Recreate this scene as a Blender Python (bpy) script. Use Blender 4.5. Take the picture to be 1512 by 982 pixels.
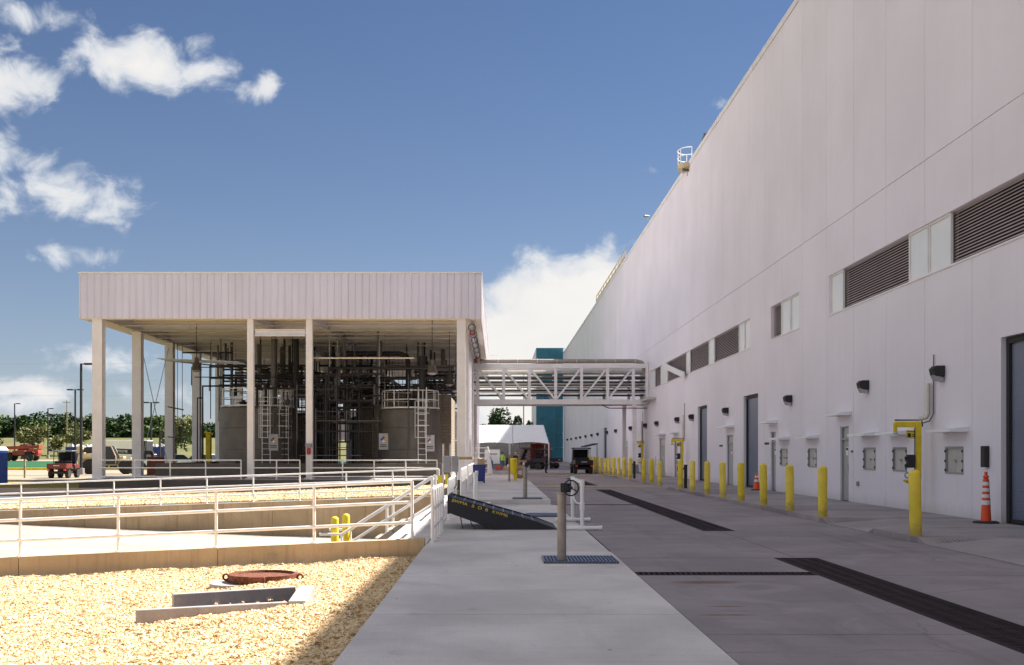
import bpy, bmesh, math, random
from mathutils import Vector, Matrix
random.seed(7)
for o in list(bpy.data.objects): bpy.data.objects.remove(o)
SC = bpy.context.scene
COL = SC.collection
R = math.radians
# ------------------------------------------------------------------ camera
cam = bpy.data.cameras.new('camera'); camo = bpy.data.objects.new('camera', cam); COL.objects.link(camo)
EYE = 1.72; F = 1640.0                       # eye height; focal length in pixels of a 1512 px wide picture
camo.location = (0, 0, EYE); camo.rotation_euler = (R(90), 0, 0)
cam.sensor_width = 36; cam.lens = 36*F/1512; cam.shift_x = 21/1512; cam.shift_y = 177/1512
cam.clip_start = .1; cam.clip_end = 6000
SC.camera = camo
# ------------------------------------------------------------------ sun, sky, exposure
SUN_V = Vector((.69, .45, 1)).normalized()   # direction towards the sun
SUN_EL = math.asin(SUN_V.z); SUN_AZ = math.atan2(SUN_V.x, SUN_V.y)
sl = bpy.data.lights.new('sun', 'SUN'); sl.energy = 5.0; sl.angle = R(.53); sl.color = (1, .935, .85)
slo = bpy.data.objects.new('sun', sl); COL.objects.link(slo)
slo.rotation_euler = SUN_V.to_track_quat('Z', 'Y').to_euler(); slo.location = (60, 40, 90)
SC.view_settings.view_transform = 'Standard'; SC.view_settings.look = 'None'
SC.view_settings.gamma = 1; SC.view_settings.exposure = 1.6
SC.view_settings.use_curve_mapping = False
SC.cycles.max_bounces = 8; SC.cycles.diffuse_bounces = 4; SC.cycles.glossy_bounces = 3; SC.cycles.caustics_reflective = False; SC.cycles.caustics_refractive = False
W = bpy.data.worlds.new('World'); SC.world = W; W.use_nodes = True

def N(t, typ, **kw):
    n = t.nodes.new(typ)
    ins = kw.pop('ins', {})
    for k, v in kw.items(): setattr(n, k, v)
    for k, v in ins.items():
        if isinstance(v, bpy.types.NodeSocket): t.links.new(v, n.inputs[k])
        else: n.inputs[k].default_value = v
    return n
def MA(t, op, a, b=None, c=None, clamp=False):
    n = t.nodes.new('ShaderNodeMath'); n.operation = op; n.use_clamp = clamp
    for i, v in enumerate((a, b, c)):
        if v is None: continue
        if isinstance(v, bpy.types.NodeSocket): t.links.new(v, n.inputs[i])
        else: n.inputs[i].default_value = v
    return n.outputs[0]
def SMOOTH(t, v, a, b, lo=0.0, hi=1.0):
    n = N(t, 'ShaderNodeMapRange', interpolation_type='SMOOTHSTEP', ins={0: v, 1: a, 2: b, 3: lo, 4: hi})
    return n.outputs[0]
def MIXC(t, f, a, b, typ='MIX'):
    n = t.nodes.new('ShaderNodeMix'); n.data_type = 'RGBA'; n.blend_type = typ; n.clamp_factor = True
    for s, v in ((n.inputs[0], f), (n.inputs[6], a), (n.inputs[7], b)):
        if isinstance(v, bpy.types.NodeSocket): t.links.new(v, s)
        elif isinstance(v, (int, float)): s.default_value = v
        else: s.default_value = (*v, 1)
    return n.outputs[2]

def world():
    t = W.node_tree; t.nodes.clear()
    tc = N(t, 'ShaderNodeTexCoord'); d = tc.outputs['Generated']
    sky = N(t, 'ShaderNodeTexSky', sky_type='NISHITA', sun_disc=False, sun_elevation=SUN_EL, sun_rotation=SUN_AZ,
            altitude=150, air_density=1.0, dust_density=.15, ozone_density=3.5)
    sp = N(t, 'ShaderNodeSeparateXYZ', ins={0: d})
    az = MA(t, 'ARCTAN2', sp.outputs[0], sp.outputs[1])
    el = MA(t, 'ARCSINE', sp.outputs[2])
    # cumulus groups: azimuth, elevation (degrees), half sizes (degrees), weight
    def px(x, y):
        a = math.atan((x-735)/F); return a, math.atan((668-y)/F*math.cos(a))
    groups = [((205, 92), 118, 50, 1.0), ((300, 108), 66, 28, .9), ((385, 130), 50, 24, .7), ((10, 118), 78, 52, .95),
              ((50, 20), 100, 30, .6), ((10, 230), 78, 42, .85), ((80, 285), 130, 46, .85), ((180, 292), 70, 26, .55),
              ((20, 305), 90, 30, .7), ((95, 376), 64, 26, .78), ((830, 470), 118, 92, 1.7), ((765, 530), 84, 110, 1.7), ((885, 425), 70, 62, 1.3), ((760, 610), 120, 60, 1.3),
              ((160, 530), 110, 28, .8), ((30, 585), 120, 36, .85), ((230, 580), 110, 22, .62), ((970, 250), 22, 14, .4), ((1060, 150), 40, 30, .36), ((560, 600), 190, 40, .7)]
    acc = None
    for (c, w, h, k) in groups:
        a, e = px(*c); w /= F; h /= F
        da = MA(t, 'DIVIDE', MA(t, 'SUBTRACT', az, a), w); de = MA(t, 'DIVIDE', MA(t, 'SUBTRACT', el, e), h)
        r2 = MA(t, 'ADD', MA(t, 'MULTIPLY', da, da), MA(t, 'MULTIPLY', de, de))
        g = MA(t, 'MULTIPLY', MA(t, 'POWER', 2.718, MA(t, 'MULTIPLY', r2, -1.0)), k)
        acc = g if acc is None else MA(t, 'MAXIMUM', acc, g)
    # added cumulus outside the view, denser than ahead to brighten the shade
    cv = N(t, 'ShaderNodeCombineXYZ', ins={0: MA(t, 'MULTIPLY', az, 1.0), 1: MA(t, 'MULTIPLY', el, 1.7), 2: 3.7})
    big = N(t, 'ShaderNodeTexNoise', ins={'Vector': cv.outputs[0], 'Scale': 3.4, 'Detail': 4.0, 'Roughness': .5})
    away = SMOOTH(t, MA(t, 'ABSOLUTE', az), .46, .62)
    gen = MA(t, 'MULTIPLY', MA(t, 'MULTIPLY', SMOOTH(t, big.outputs[0], .36, .56), 1.3), away)
    acc = MA(t, 'MAXIMUM', acc, gen)
    cv2 = N(t, 'ShaderNodeCombineXYZ', ins={0: az, 1: MA(t, 'MULTIPLY', el, 1.25), 2: 0.0})
    fb = N(t, 'ShaderNodeTexNoise', ins={'Vector': cv2.outputs[0], 'Scale': 26.0, 'Detail': 9.0, 'Roughness': .58, 'Distortion': .35})
    fb2 = N(t, 'ShaderNodeTexNoise', ins={'Vector': cv2.outputs[0], 'Scale': 9.0, 'Detail': 4.0, 'Roughness': .5})
    dens = MA(t, 'ADD', acc, MA(t, 'ADD', MA(t, 'MULTIPLY', MA(t, 'SUBTRACT', fb.outputs[0], .5), 1.7), MA(t, 'MULTIPLY', MA(t, 'SUBTRACT', fb2.outputs[0], .5), .6)))
    inside = SMOOTH(t, acc, .06, .3)
    cover = MA(t, 'MULTIPLY', SMOOTH(t, dens, .38, .84), inside)
    core = SMOOTH(t, dens, .55, 1.25)
    ccol = MIXC(t, core, (.56, .60, .66), (.80, .775, .74))
    shade = SMOOTH(t, fb2.outputs[0], .35, .7)
    ccol = MIXC(t, MA(t, 'MULTIPLY', shade, .35), ccol, (.66, .65, .66))
    cfac = MA(t, 'MULTIPLY', cover, .96)
    # the nishita sky, scaled to its background strength
    hz = MA(t, 'POWER', 2.718, MA(t, 'MULTIPLY', MA(t, 'MAXIMUM', el, 0.0), -7.5))
    skyc = MIXC(t, 1.0, sky.outputs[0], (SKY_K*.89, SKY_K*.955, SKY_K*1.1), 'MULTIPLY')
    bg1 = N(t, 'ShaderNodeBackground', ins={0: skyc, 1: 1.0})
    bg2 = N(t, 'ShaderNodeBackground', ins={0: ccol, 1: CLOUD_K})
    bg3 = N(t, 'ShaderNodeBackground', ins={0: (.47, .50, .56, 1), 1: CLOUD_K})
    m0 = N(t, 'ShaderNodeMixShader', ins={0: MA(t, 'MULTIPLY', hz, .55), 1: bg1.outputs[0], 2: bg3.outputs[0]})
    ms = N(t, 'ShaderNodeMixShader', ins={0: cfac, 1: m0.outputs[0], 2: bg2.outputs[0]})
    N(t, 'ShaderNodeOutputWorld', ins={0: ms.outputs[0]})
SKY_K = .0245; CLOUD_K = .40
world()

# ------------------------------------------------------------------ mesh helpers
class MB:
    def __init__(s): s.v = []; s.f = []; s.m = []; s.mi = 0
    def add(s, vs, fs):
        b = len(s.v); s.v += [tuple(p) for p in vs]; s.f += [tuple(i+b for i in q) for q in fs]; s.m += [s.mi]*len(fs); return s
    def box(s, x0, x1, y0, y1, z0, z1):
        return s.add([(x0,y0,z0),(x1,y0,z0),(x1,y1,z0),(x0,y1,z0),(x0,y0,z1),(x1,y0,z1),(x1,y1,z1),(x0,y1,z1)],
                     [(3,2,1,0),(4,5,6,7),(0,1,5,4),(1,2,6,5),(2,3,7,6),(3,0,4,7)])
    def hexa(s, b, t):      # bottom four corners and top four corners, counter-clockwise from above
        return s.add(list(b)+list(t), [(3,2,1,0),(4,5,6,7),(0,1,5,4),(1,2,6,5),(2,3,7,6),(3,0,4,7)])
    def bar(s, p, q, w, h, up=(0,0,1)):
        p = Vector(p); q = Vector(q); d = (q-p).normalized(); u = Vector(up)
        if abs(d.dot(u)) > .98: u = Vector((0,1,0))
        sx = d.cross(u).normalized()*w/2; sz = sx.cross(d).normalized()*h/2
        return s.hexa([p-sx-sz,p+sx-sz,q+sx-sz,q-sx-sz], [p-sx+sz,p+sx+sz,q+sx+sz,q-sx+sz])
    def tube(s, p, q, r, n=8, r2=None):
        return s.path([p, q], r, n, r2)
    def path(s, pts, r, n=8, r2=None):
        pts = [Vector(p) for p in pts]; k = len(pts); b = []
        d0 = (pts[1]-pts[0]).normalized(); ref = Vector((0,0,1)) if abs(d0.z) < .9 else Vector((0,1,0))
        fs = []
        for i, p in enumerate(pts):
            if i == 0: d = d0
            elif i == k-1: d = (pts[-1]-pts[-2]).normalized()
            else:
                d = ((pts[i+1]-p).normalized()+(p-pts[i-1]).normalized())
                d = d.normalized() if d.length > 1e-4 else (pts[i+1]-p).normalized()
            ref = (ref - d*ref.dot(d))
            if ref.length < 1e-3: ref = Vector((1,0,0)) - d*d.x
            ref.normalize(); sd = d.cross(ref)
            rr = r if r2 is None else r+(r2-r)*i/(k-1)
            for j in range(n):
                a = 2*math.pi*j/n; b.append(p+ref*math.cos(a)*rr+sd*math.sin(a)*rr)
        for i in range(k-1):
            for j in range(n):
                j2 = (j+1) % n; fs.append((i*n+j, i*n+j2, (i+1)*n+j2, (i+1)*n+j))
        fs.append(tuple(range(n))[::-1]); fs.append(tuple((k-1)*n+j for j in range(n)))
        return s.add(b, fs)
    def lathe(s, prof, c=(0,0,0), n=16):
        b = []; fs = []; k = len(prof)
        for (r, z) in prof:
            for j in range(n):
                a = 2*math.pi*j/n; b.append((c[0]+r*math.cos(a), c[1]+r*math.sin(a), c[2]+z))
        for i in range(k-1):
            for j in range(n):
                j2 = (j+1) % n; fs.append((i*n+j, i*n+j2, (i+1)*n+j2, (i+1)*n+j))
        fs.append(tuple(range(n))[::-1]); fs.append(tuple((k-1)*n+j for j in range(n)))
        return s.add(b, fs)
    def ring(s, c, r, t, axis='y', n=24, m=8, h=None):     # torus
        b = []; fs = []
        for i in range(n):
            a = 2*math.pi*i/n
            for j in range(m):
                e = 2*math.pi*j/m; rr = r+t*math.cos(e); w = t*math.sin(e)
                p = {'y': (rr*math.cos(a), w, rr*math.sin(a)), 'z': (rr*math.cos(a), rr*math.sin(a), w), 'x': (w, rr*math.cos(a), rr*math.sin(a))}[axis]
                b.append((c[0]+p[0], c[1]+p[1], c[2]+p[2]))
        for i in range(n):
            for j in range(m):
                fs.append((i*m+j, ((i+1)%n)*m+j, ((i+1)%n)*m+(j+1)%m, i*m+(j+1)%m))
        return s.add(b, fs)
    def prism(s, poly, a0, a1, axis='x'):   # polygon in the other two axes
        n = len(poly); mk = {'x': lambda u, v, a: (a,u,v), 'y': lambda u, v, a: (u,a,v), 'z': lambda u, v, a: (u,v,a)}[axis]
        b = [mk(u,v,a0) for u,v in poly]+[mk(u,v,a1) for u,v in poly]
        fs = [tuple(range(n))[::-1], tuple(range(n,2*n))]+[(i,(i+1)%n,n+(i+1)%n,n+i) for i in range(n)]
        return s.add(b, fs)
    def mesh(s, name, mats, off=(0,0,0), smooth=35):
        me = bpy.data.meshes.new(name)
        me.from_pydata([(x-off[0], y-off[1], z-off[2]) for x,y,z in s.v], [], s.f)
        bm = bmesh.new(); bm.from_mesh(me); bmesh.ops.recalc_face_normals(bm, faces=bm.faces); bm.to_mesh(me); bm.free()
        if not isinstance(mats, (list, tuple)): mats = [mats]
        for m in mats: me.materials.append(m)
        if len(mats) > 1:
            for p, i in zip(me.polygons, s.m): p.material_index = i
        if smooth:
            for p in me.polygons: p.use_smooth = True
            me.set_sharp_from_angle(angle=R(smooth))
        return me
    def build(s, name, mats, parent=None, world=False, smooth=35, bevel=0):
        off = (0,0,0)
        if parent is not None and world: off = wloc(parent)
        elif parent is None:
            xs = [p[0] for p in s.v]; ys = [p[1] for p in s.v]; zs = [p[2] for p in s.v]
            off = ((min(xs)+max(xs))/2, (min(ys)+max(ys))/2, min(zs))
        o = bpy.data.objects.new(name, s.mesh(name, mats, off, smooth)); COL.objects.link(o)
        if parent is not None: o.parent = parent
        else: o.location = off
        if bevel:
            b = o.modifiers.new('bevel', 'BEVEL'); b.width = bevel; b.segments = 2; b.limit_method = 'ANGLE'
        return o
def wloc(o):
    p = Vector((0,0,0))
    while o is not None: p += Vector(o.location); o = o.parent
    return p
def tag(o, label=None, cat=None, group=None, kind=None):
    if label: o['label'] = label
    if cat: o['category'] = cat
    if group: o['group'] = group
    if kind: o['kind'] = kind
    return o
def thing(name, label, cat, loc=(0,0,0), rz=0, group=None):
    o = bpy.data.objects.new(name, None); COL.objects.link(o); o.location = loc; o.rotation_euler = (0,0,rz)
    o.empty_display_size = .2
    return tag(o, label, cat, group)
def struct(o): o['kind'] = 'structure'; return o
def copy_tree(o, parent=None):
    c = o.copy(); COL.objects.link(c); c.parent = parent
    for ch in list(o.children): copy_tree(ch, c)
    return c
def part_copy(o, loc, parent):
    c = o.copy(); COL.objects.link(c); c.parent = parent; c.location = loc; return c
def text_mesh(txt, size, depth=.004, name='lettering'):
    cu = bpy.data.curves.new(name, 'FONT'); cu.body = txt; cu.size = size; cu.extrude = depth; cu.align_x = 'CENTER'; cu.align_y = 'CENTER'
    ob = bpy.data.objects.new(name, cu); COL.objects.link(ob)
    bpy.context.view_layer.update()
    me = bpy.data.meshes.new_from_object(ob.evaluated_get(bpy.context.evaluated_depsgraph_get()))
    bpy.data.objects.remove(ob); return me
def lettering(txt, size, mat, parent, loc, rot, depth=.004):
    me = text_mesh(txt, size, depth); me.materials.clear(); me.materials.append(mat)
    o = bpy.data.objects.new('lettering', me); COL.objects.link(o); o.parent = parent; o.location = loc; o.rotation_euler = rot
    return o

# ------------------------------------------------------------------ materials
def M(name, col, rough=.6, metal=0, var=.06, scale=1.5, bump=0, bscale=40, spec=.5, dirt=None, stretch=(1,1,1), dirtamt=.5, obj_random=0):
    m = bpy.data.materials.new(name); m.use_nodes = True; t = m.node_tree
    b = t.nodes['Principled BSDF']
    g = N(t, 'ShaderNodeNewGeometry')
    mp = N(t, 'ShaderNodeMapping', ins={'Vector': g.outputs['Position'], 'Scale': stretch})
    nz = N(t, 'ShaderNodeTexNoise', ins={'Vector': mp.outputs[0], 'Scale': scale, 'Detail': 6.0, 'Roughness': .6})
    f = SMOOTH(t, nz.outputs[0], .3, .7)
    c = MIXC(t, f, [x*(1-var) for x in col], [min(x*(1+var), 1) for x in col])
    if dirt:
        n2 = N(t, 'ShaderNodeTexNoise', ins={'Vector': mp.outputs[0], 'Scale': scale*.37, 'Detail': 8.0, 'Roughness': .65, 'Distortion': .6})
        c = MIXC(t, MA(t, 'MULTIPLY', SMOOTH(t, n2.outputs[0], .5, .75), dirtamt), c, dirt)
    if obj_random:
        oi = N(t, 'ShaderNodeObjectInfo')
        hs = N(t, 'ShaderNodeHueSaturation', ins={'Value': MA(t, 'MULTIPLY_ADD', oi.outputs['Random'], obj_random*2, 1-obj_random), 'Color': c})
        c = hs.outputs[0]
    t.links.new(c, b.inputs['Base Color'])
    b.inputs['Roughness'].default_value = rough; b.inputs['Metallic'].default_value = metal
    b.inputs['Specular IOR Level'].default_value = spec
    if bump:
        n3 = N(t, 'ShaderNodeTexNoise', ins={'Vector': mp.outputs[0], 'Scale': bscale, 'Detail': 4.0})
        bp = N(t, 'ShaderNodeBump', ins={'Height': n3.outputs[0], 'Strength': bump, 'Distance': .02})
        t.links.new(bp.outputs[0], b.inputs['Normal'])
    return m
def concrete(name, col, streak=(.35, 9, 1), dark=(.12,.11,.11), amt=.45, rust=False, objr=.05, wear=0):
    m = bpy.data.materials.new(name); m.use_nodes = True; t = m.node_tree; b = t.nodes['Principled BSDF']
    g = N(t, 'ShaderNodeNewGeometry'); P = g.outputs['Position']
    n1 = N(t, 'ShaderNodeTexNoise', ins={'Vector': P, 'Scale': .45, 'Detail': 8.0, 'Roughness': .62, 'Distortion': .4})
    n2 = N(t, 'ShaderNodeTexNoise', ins={'Vector': P, 'Scale': 2.6, 'Detail': 8.0, 'Roughness': .7})
    n4 = N(t, 'ShaderNodeTexNoise', ins={'Vector': P, 'Scale': 60.0, 'Detail': 3.0})
    mp = N(t, 'ShaderNodeMapping', ins={'Vector': P, 'Scale': streak})
    n3 = N(t, 'ShaderNodeTexNoise', ins={'Vector': mp.outputs[0], 'Scale': 1.6, 'Detail': 8.0, 'Roughness': .7})
    c = MIXC(t, SMOOTH(t, n1.outputs[0], .3, .72), [x*.80 for x in col], [min(1, x*1.14) for x in col])
    c = MIXC(t, MA(t, 'MULTIPLY', SMOOTH(t, n3.outputs[0], .48, .72), amt), c, [x*.62 for x in col])
    c = MIXC(t, MA(t, 'MULTIPLY', SMOOTH(t, n2.outputs[0], .58, .8), .5), c, dark)
    c = MIXC(t, MA(t, 'MULTIPLY', SMOOTH(t, n4.outputs[0], .35, .75), .34), c, [x*.55 for x in col])
    spk = N(t, 'ShaderNodeTexVoronoi', ins={'Vector': P, 'Scale': 1.15, 'Randomness': 1.0})
    c = MIXC(t, MA(t, 'MULTIPLY', SMOOTH(t, spk.outputs['Distance'], .035, .012), .8), c, (.05,.045,.04))
    if wear:
        w1 = N(t, 'ShaderNodeTexNoise', ins={'Vector': P, 'Scale': .9, 'Detail': 3.0})
        wv = N(t, 'ShaderNodeVectorMath', operation='MULTIPLY_ADD', ins={0: w1.outputs['Color'], 1: (1.1, 1.1, 0), 2: P})
        vo = N(t, 'ShaderNodeTexVoronoi', feature='DISTANCE_TO_EDGE', ins={'Vector': wv.outputs[0], 'Scale': .17})
        msk = SMOOTH(t, n1.outputs[0], .47, .56)
        c = MIXC(t, MA(t, 'MULTIPLY', MA(t, 'MULTIPLY', SMOOTH(t, vo.outputs['Distance'], .0035, .0012), msk), .3*wear), c, (.08,.07,.07))
        tm = N(t, 'ShaderNodeMapping', ins={'Vector': P, 'Scale': (1.3, .07, 1)})
        tn = N(t, 'ShaderNodeTexNoise', ins={'Vector': tm.outputs[0], 'Scale': 1.0, 'Detail': 5.0, 'Roughness': .65})
        c = MIXC(t, MA(t, 'MULTIPLY', SMOOTH(t, tn.outputs[0], .52, .70), .42*wear), c, [x*.5 for x in col])
        on = N(t, 'ShaderNodeTexNoise', ins={'Vector': P, 'Scale': .55, 'Detail': 5.0, 'Roughness': .55, 'Distortion': 1.2})
        c = MIXC(t, MA(t, 'MULTIPLY', SMOOTH(t, on.outputs[0], .60, .72), .45*wear), c, [x*.45 for x in col])
        c = MIXC(t, MA(t, 'MULTIPLY', SMOOTH(t, on.outputs[0], .42, .30), .35*wear), c, [min(1, x*1.35) for x in col])
    if rust:
        s = N(t, 'ShaderNodeSeparateXYZ', ins={0: P}); acc = None
        for (x, y, hx, hy) in ((2.42, 11.75, .36, .07), (2.55, 12.4, .26, .05), (2.75, 14.7, .55, .22)):
            dx = MA(t, 'DIVIDE', MA(t, 'SUBTRACT', s.outputs[0], x), hx); dy = MA(t, 'DIVIDE', MA(t, 'SUBTRACT', s.outputs[1], y), hy)
            e = MA(t, 'SUBTRACT', 1.0, MA(t, 'ADD', MA(t, 'MULTIPLY', dx, dx), MA(t, 'MULTIPLY', dy, dy)), clamp=True)
            acc = e if acc is None else MA(t, 'MAXIMUM', acc, e)
        c = MIXC(t, MA(t, 'MULTIPLY', MA(t, 'MULTIPLY', acc, SMOOTH(t, n2.outputs[0], .25, .45)), .85), c, (.15,.075,.03))
    oi = N(t, 'ShaderNodeObjectInfo')
    hs = N(t, 'ShaderNodeHueSaturation', ins={'Value': MA(t, 'MULTIPLY_ADD', oi.outputs['Random'], objr*2, 1-objr), 'Color': c})
    t.links.new(hs.outputs[0], b.inputs['Base Color'])
    b.inputs['Roughness'].default_value = .88; b.inputs['Specular IOR Level'].default_value = .3
    bp = N(t, 'ShaderNodeBump', ins={'Height': MA(t, 'ADD', n3.outputs[0], MA(t, 'MULTIPLY', n4.outputs[0], .6)), 'Strength': .35, 'Distance': .01})
    t.links.new(bp.outputs[0], b.inputs['Normal'])
    return m
def blockwork(name, col, bw=.4, bh=.2):
    m = bpy.data.materials.new(name); m.use_nodes = True; t = m.node_tree; b = t.nodes['Principled BSDF']
    g = N(t, 'ShaderNodeNewGeometry'); s = N(t, 'ShaderNodeSeparateXYZ', ins={0: g.outputs['Position']})
    v = N(t, 'ShaderNodeCombineXYZ', ins={0: MA(t, 'ADD', s.outputs[0], s.outputs[1]), 1: s.outputs[2], 2: 0.0})
    br = N(t, 'ShaderNodeTexBrick', ins={'Vector': v.outputs[0], 'Color1': (*col,1), 'Color2': (*[x*.8 for x in col],1), 'Mortar': (*[x*.5 for x in col],1),
           'Scale': 1.0, 'Mortar Size': .012, 'Brick Width': bw, 'Row Height': bh})
    t.links.new(br.outputs[0], b.inputs['Base Color']); b.inputs['Roughness'].default_value = .9
    bp = N(t, 'ShaderNodeBump', ins={'Height': br.outputs['Fac'], 'Strength': .6, 'Distance': -.01}); t.links.new(bp.outputs[0], b.inputs['Normal'])
    return m
def wallpaint(name, col):
    m = bpy.data.materials.new(name); m.use_nodes = True; t = m.node_tree; b = t.nodes['Principled BSDF']
    g = N(t, 'ShaderNodeNewGeometry'); P = g.outputs['Position']
    mp = N(t, 'ShaderNodeMapping', ins={'Vector': P, 'Scale': (1, 2.6, .09)})
    n1 = N(t, 'ShaderNodeTexNoise', ins={'Vector': mp.outputs[0], 'Scale': 1.4, 'Detail': 8.0, 'Roughness': .65})
    n2 = N(t, 'ShaderNodeTexNoise', ins={'Vector': P, 'Scale': .25, 'Detail': 5.0, 'Roughness': .6})
    s = N(t, 'ShaderNodeSeparateXYZ', ins={0: P})
    low = SMOOTH(t, MA(t, 'ADD', s.outputs[2], MA(t, 'MULTIPLY', n1.outputs[0], .5)), .75, .25)
    c = MIXC(t, SMOOTH(t, n2.outputs[0], .3, .7), [x*.95 for x in col], [min(1, x*1.03) for x in col])
    c = MIXC(t, MA(t, 'MULTIPLY', SMOOTH(t, n1.outputs[0], .5, .8), .17), c, [col[0]*.72, col[1]*.68, col[2]*.66])
    c = MIXC(t, MA(t, 'MULTIPLY', low, .5), c, (.42,.40,.38))
    oi = N(t, 'ShaderNodeObjectInfo')
    hs = N(t, 'ShaderNodeHueSaturation', ins={'Value': MA(t, 'MULTIPLY_ADD', oi.outputs['Random'], .035, .982), 'Color': c})
    t.links.new(hs.outputs[0], b.inputs['Base Color']); b.inputs['Roughness'].default_value = .62
    n3 = N(t, 'ShaderNodeTexNoise', ins={'Vector': P, 'Scale': 55.0, 'Detail': 3.0})
    bp = N(t, 'ShaderNodeBump', ins={'Height': n3.outputs[0], 'Strength': .12, 'Distance': .01}); t.links.new(bp.outputs[0], b.inputs['Normal'])
    return m
def ground_mat(name, a, bcol, scale=.3, bump=.5, fine=None):
    m = bpy.data.materials.new(name); m.use_nodes = True; t = m.node_tree; b = t.nodes['Principled BSDF']
    g = N(t, 'ShaderNodeNewGeometry'); P = g.outputs['Position']
    n1 = N(t, 'ShaderNodeTexNoise', ins={'Vector': P, 'Scale': scale, 'Detail': 9.0, 'Roughness': .7})
    n2 = N(t, 'ShaderNodeTexNoise', ins={'Vector': P, 'Scale': fine or scale*30, 'Detail': 4.0, 'Roughness': .7})
    c = MIXC(t, SMOOTH(t, n1.outputs[0], .35, .68), a, bcol)
    c = MIXC(t, MA(t, 'MULTIPLY', SMOOTH(t, n2.outputs[0], .4, .7), .5), c, [x*.55 for x in a])
    t.links.new(c, b.inputs['Base Color']); b.inputs['Roughness'].default_value = .95; b.inputs['Specular IOR Level'].default_value = .1
    bp = N(t, 'ShaderNodeBump', ins={'Height': n2.outputs[0], 'Strength': bump, 'Distance': .05}); t.links.new(bp.outputs[0], b.inputs['Normal'])
    return m
def leafmat(name, col):
    m = M(name, col, .6, var=.35, scale=.6, spec=.2)
    return m
def bollard_mat():
    m = M('scuffed_bollard_yellow', (.74,.555,.008), .55, var=.1, scale=2.5); t = m.node_tree; b = t.nodes['Principled BSDF']
    src = b.inputs['Base Color'].links[0].from_socket; g = N(t, 'ShaderNodeNewGeometry'); P = g.outputs['Position']
    s = N(t, 'ShaderNodeSeparateXYZ', ins={0: P})
    n1 = N(t, 'ShaderNodeTexNoise', ins={'Vector': P, 'Scale': 7.0, 'Detail': 8.0, 'Roughness': .7})
    mp = N(t, 'ShaderNodeMapping', ins={'Vector': P, 'Scale': (9, 9, 30)}); n2 = N(t, 'ShaderNodeTexNoise', ins={'Vector': mp.outputs[0], 'Scale': 1.0, 'Detail': 6.0, 'Roughness': .7})
    low = SMOOTH(t, MA(t, 'SUBTRACT', s.outputs[2], MA(t, 'MULTIPLY', n1.outputs[0], .55)), .12, -.05)
    c = MIXC(t, MA(t, 'MULTIPLY', low, .42), src, (.13,.10,.06))
    c = MIXC(t, MA(t, 'MULTIPLY', SMOOTH(t, n2.outputs[0], .61, .69), .5), c, (.24,.17,.05))
    oi = N(t, 'ShaderNodeObjectInfo'); hs = N(t, 'ShaderNodeHueSaturation', ins={'Value': MA(t, 'MULTIPLY_ADD', oi.outputs['Random'], .18, .9), 'Saturation': MA(t, 'MULTIPLY_ADD', oi.outputs['Random'], -.12, 1.0), 'Color': c})
    t.links.new(hs.outputs[0], b.inputs['Base Color']); return m
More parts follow.
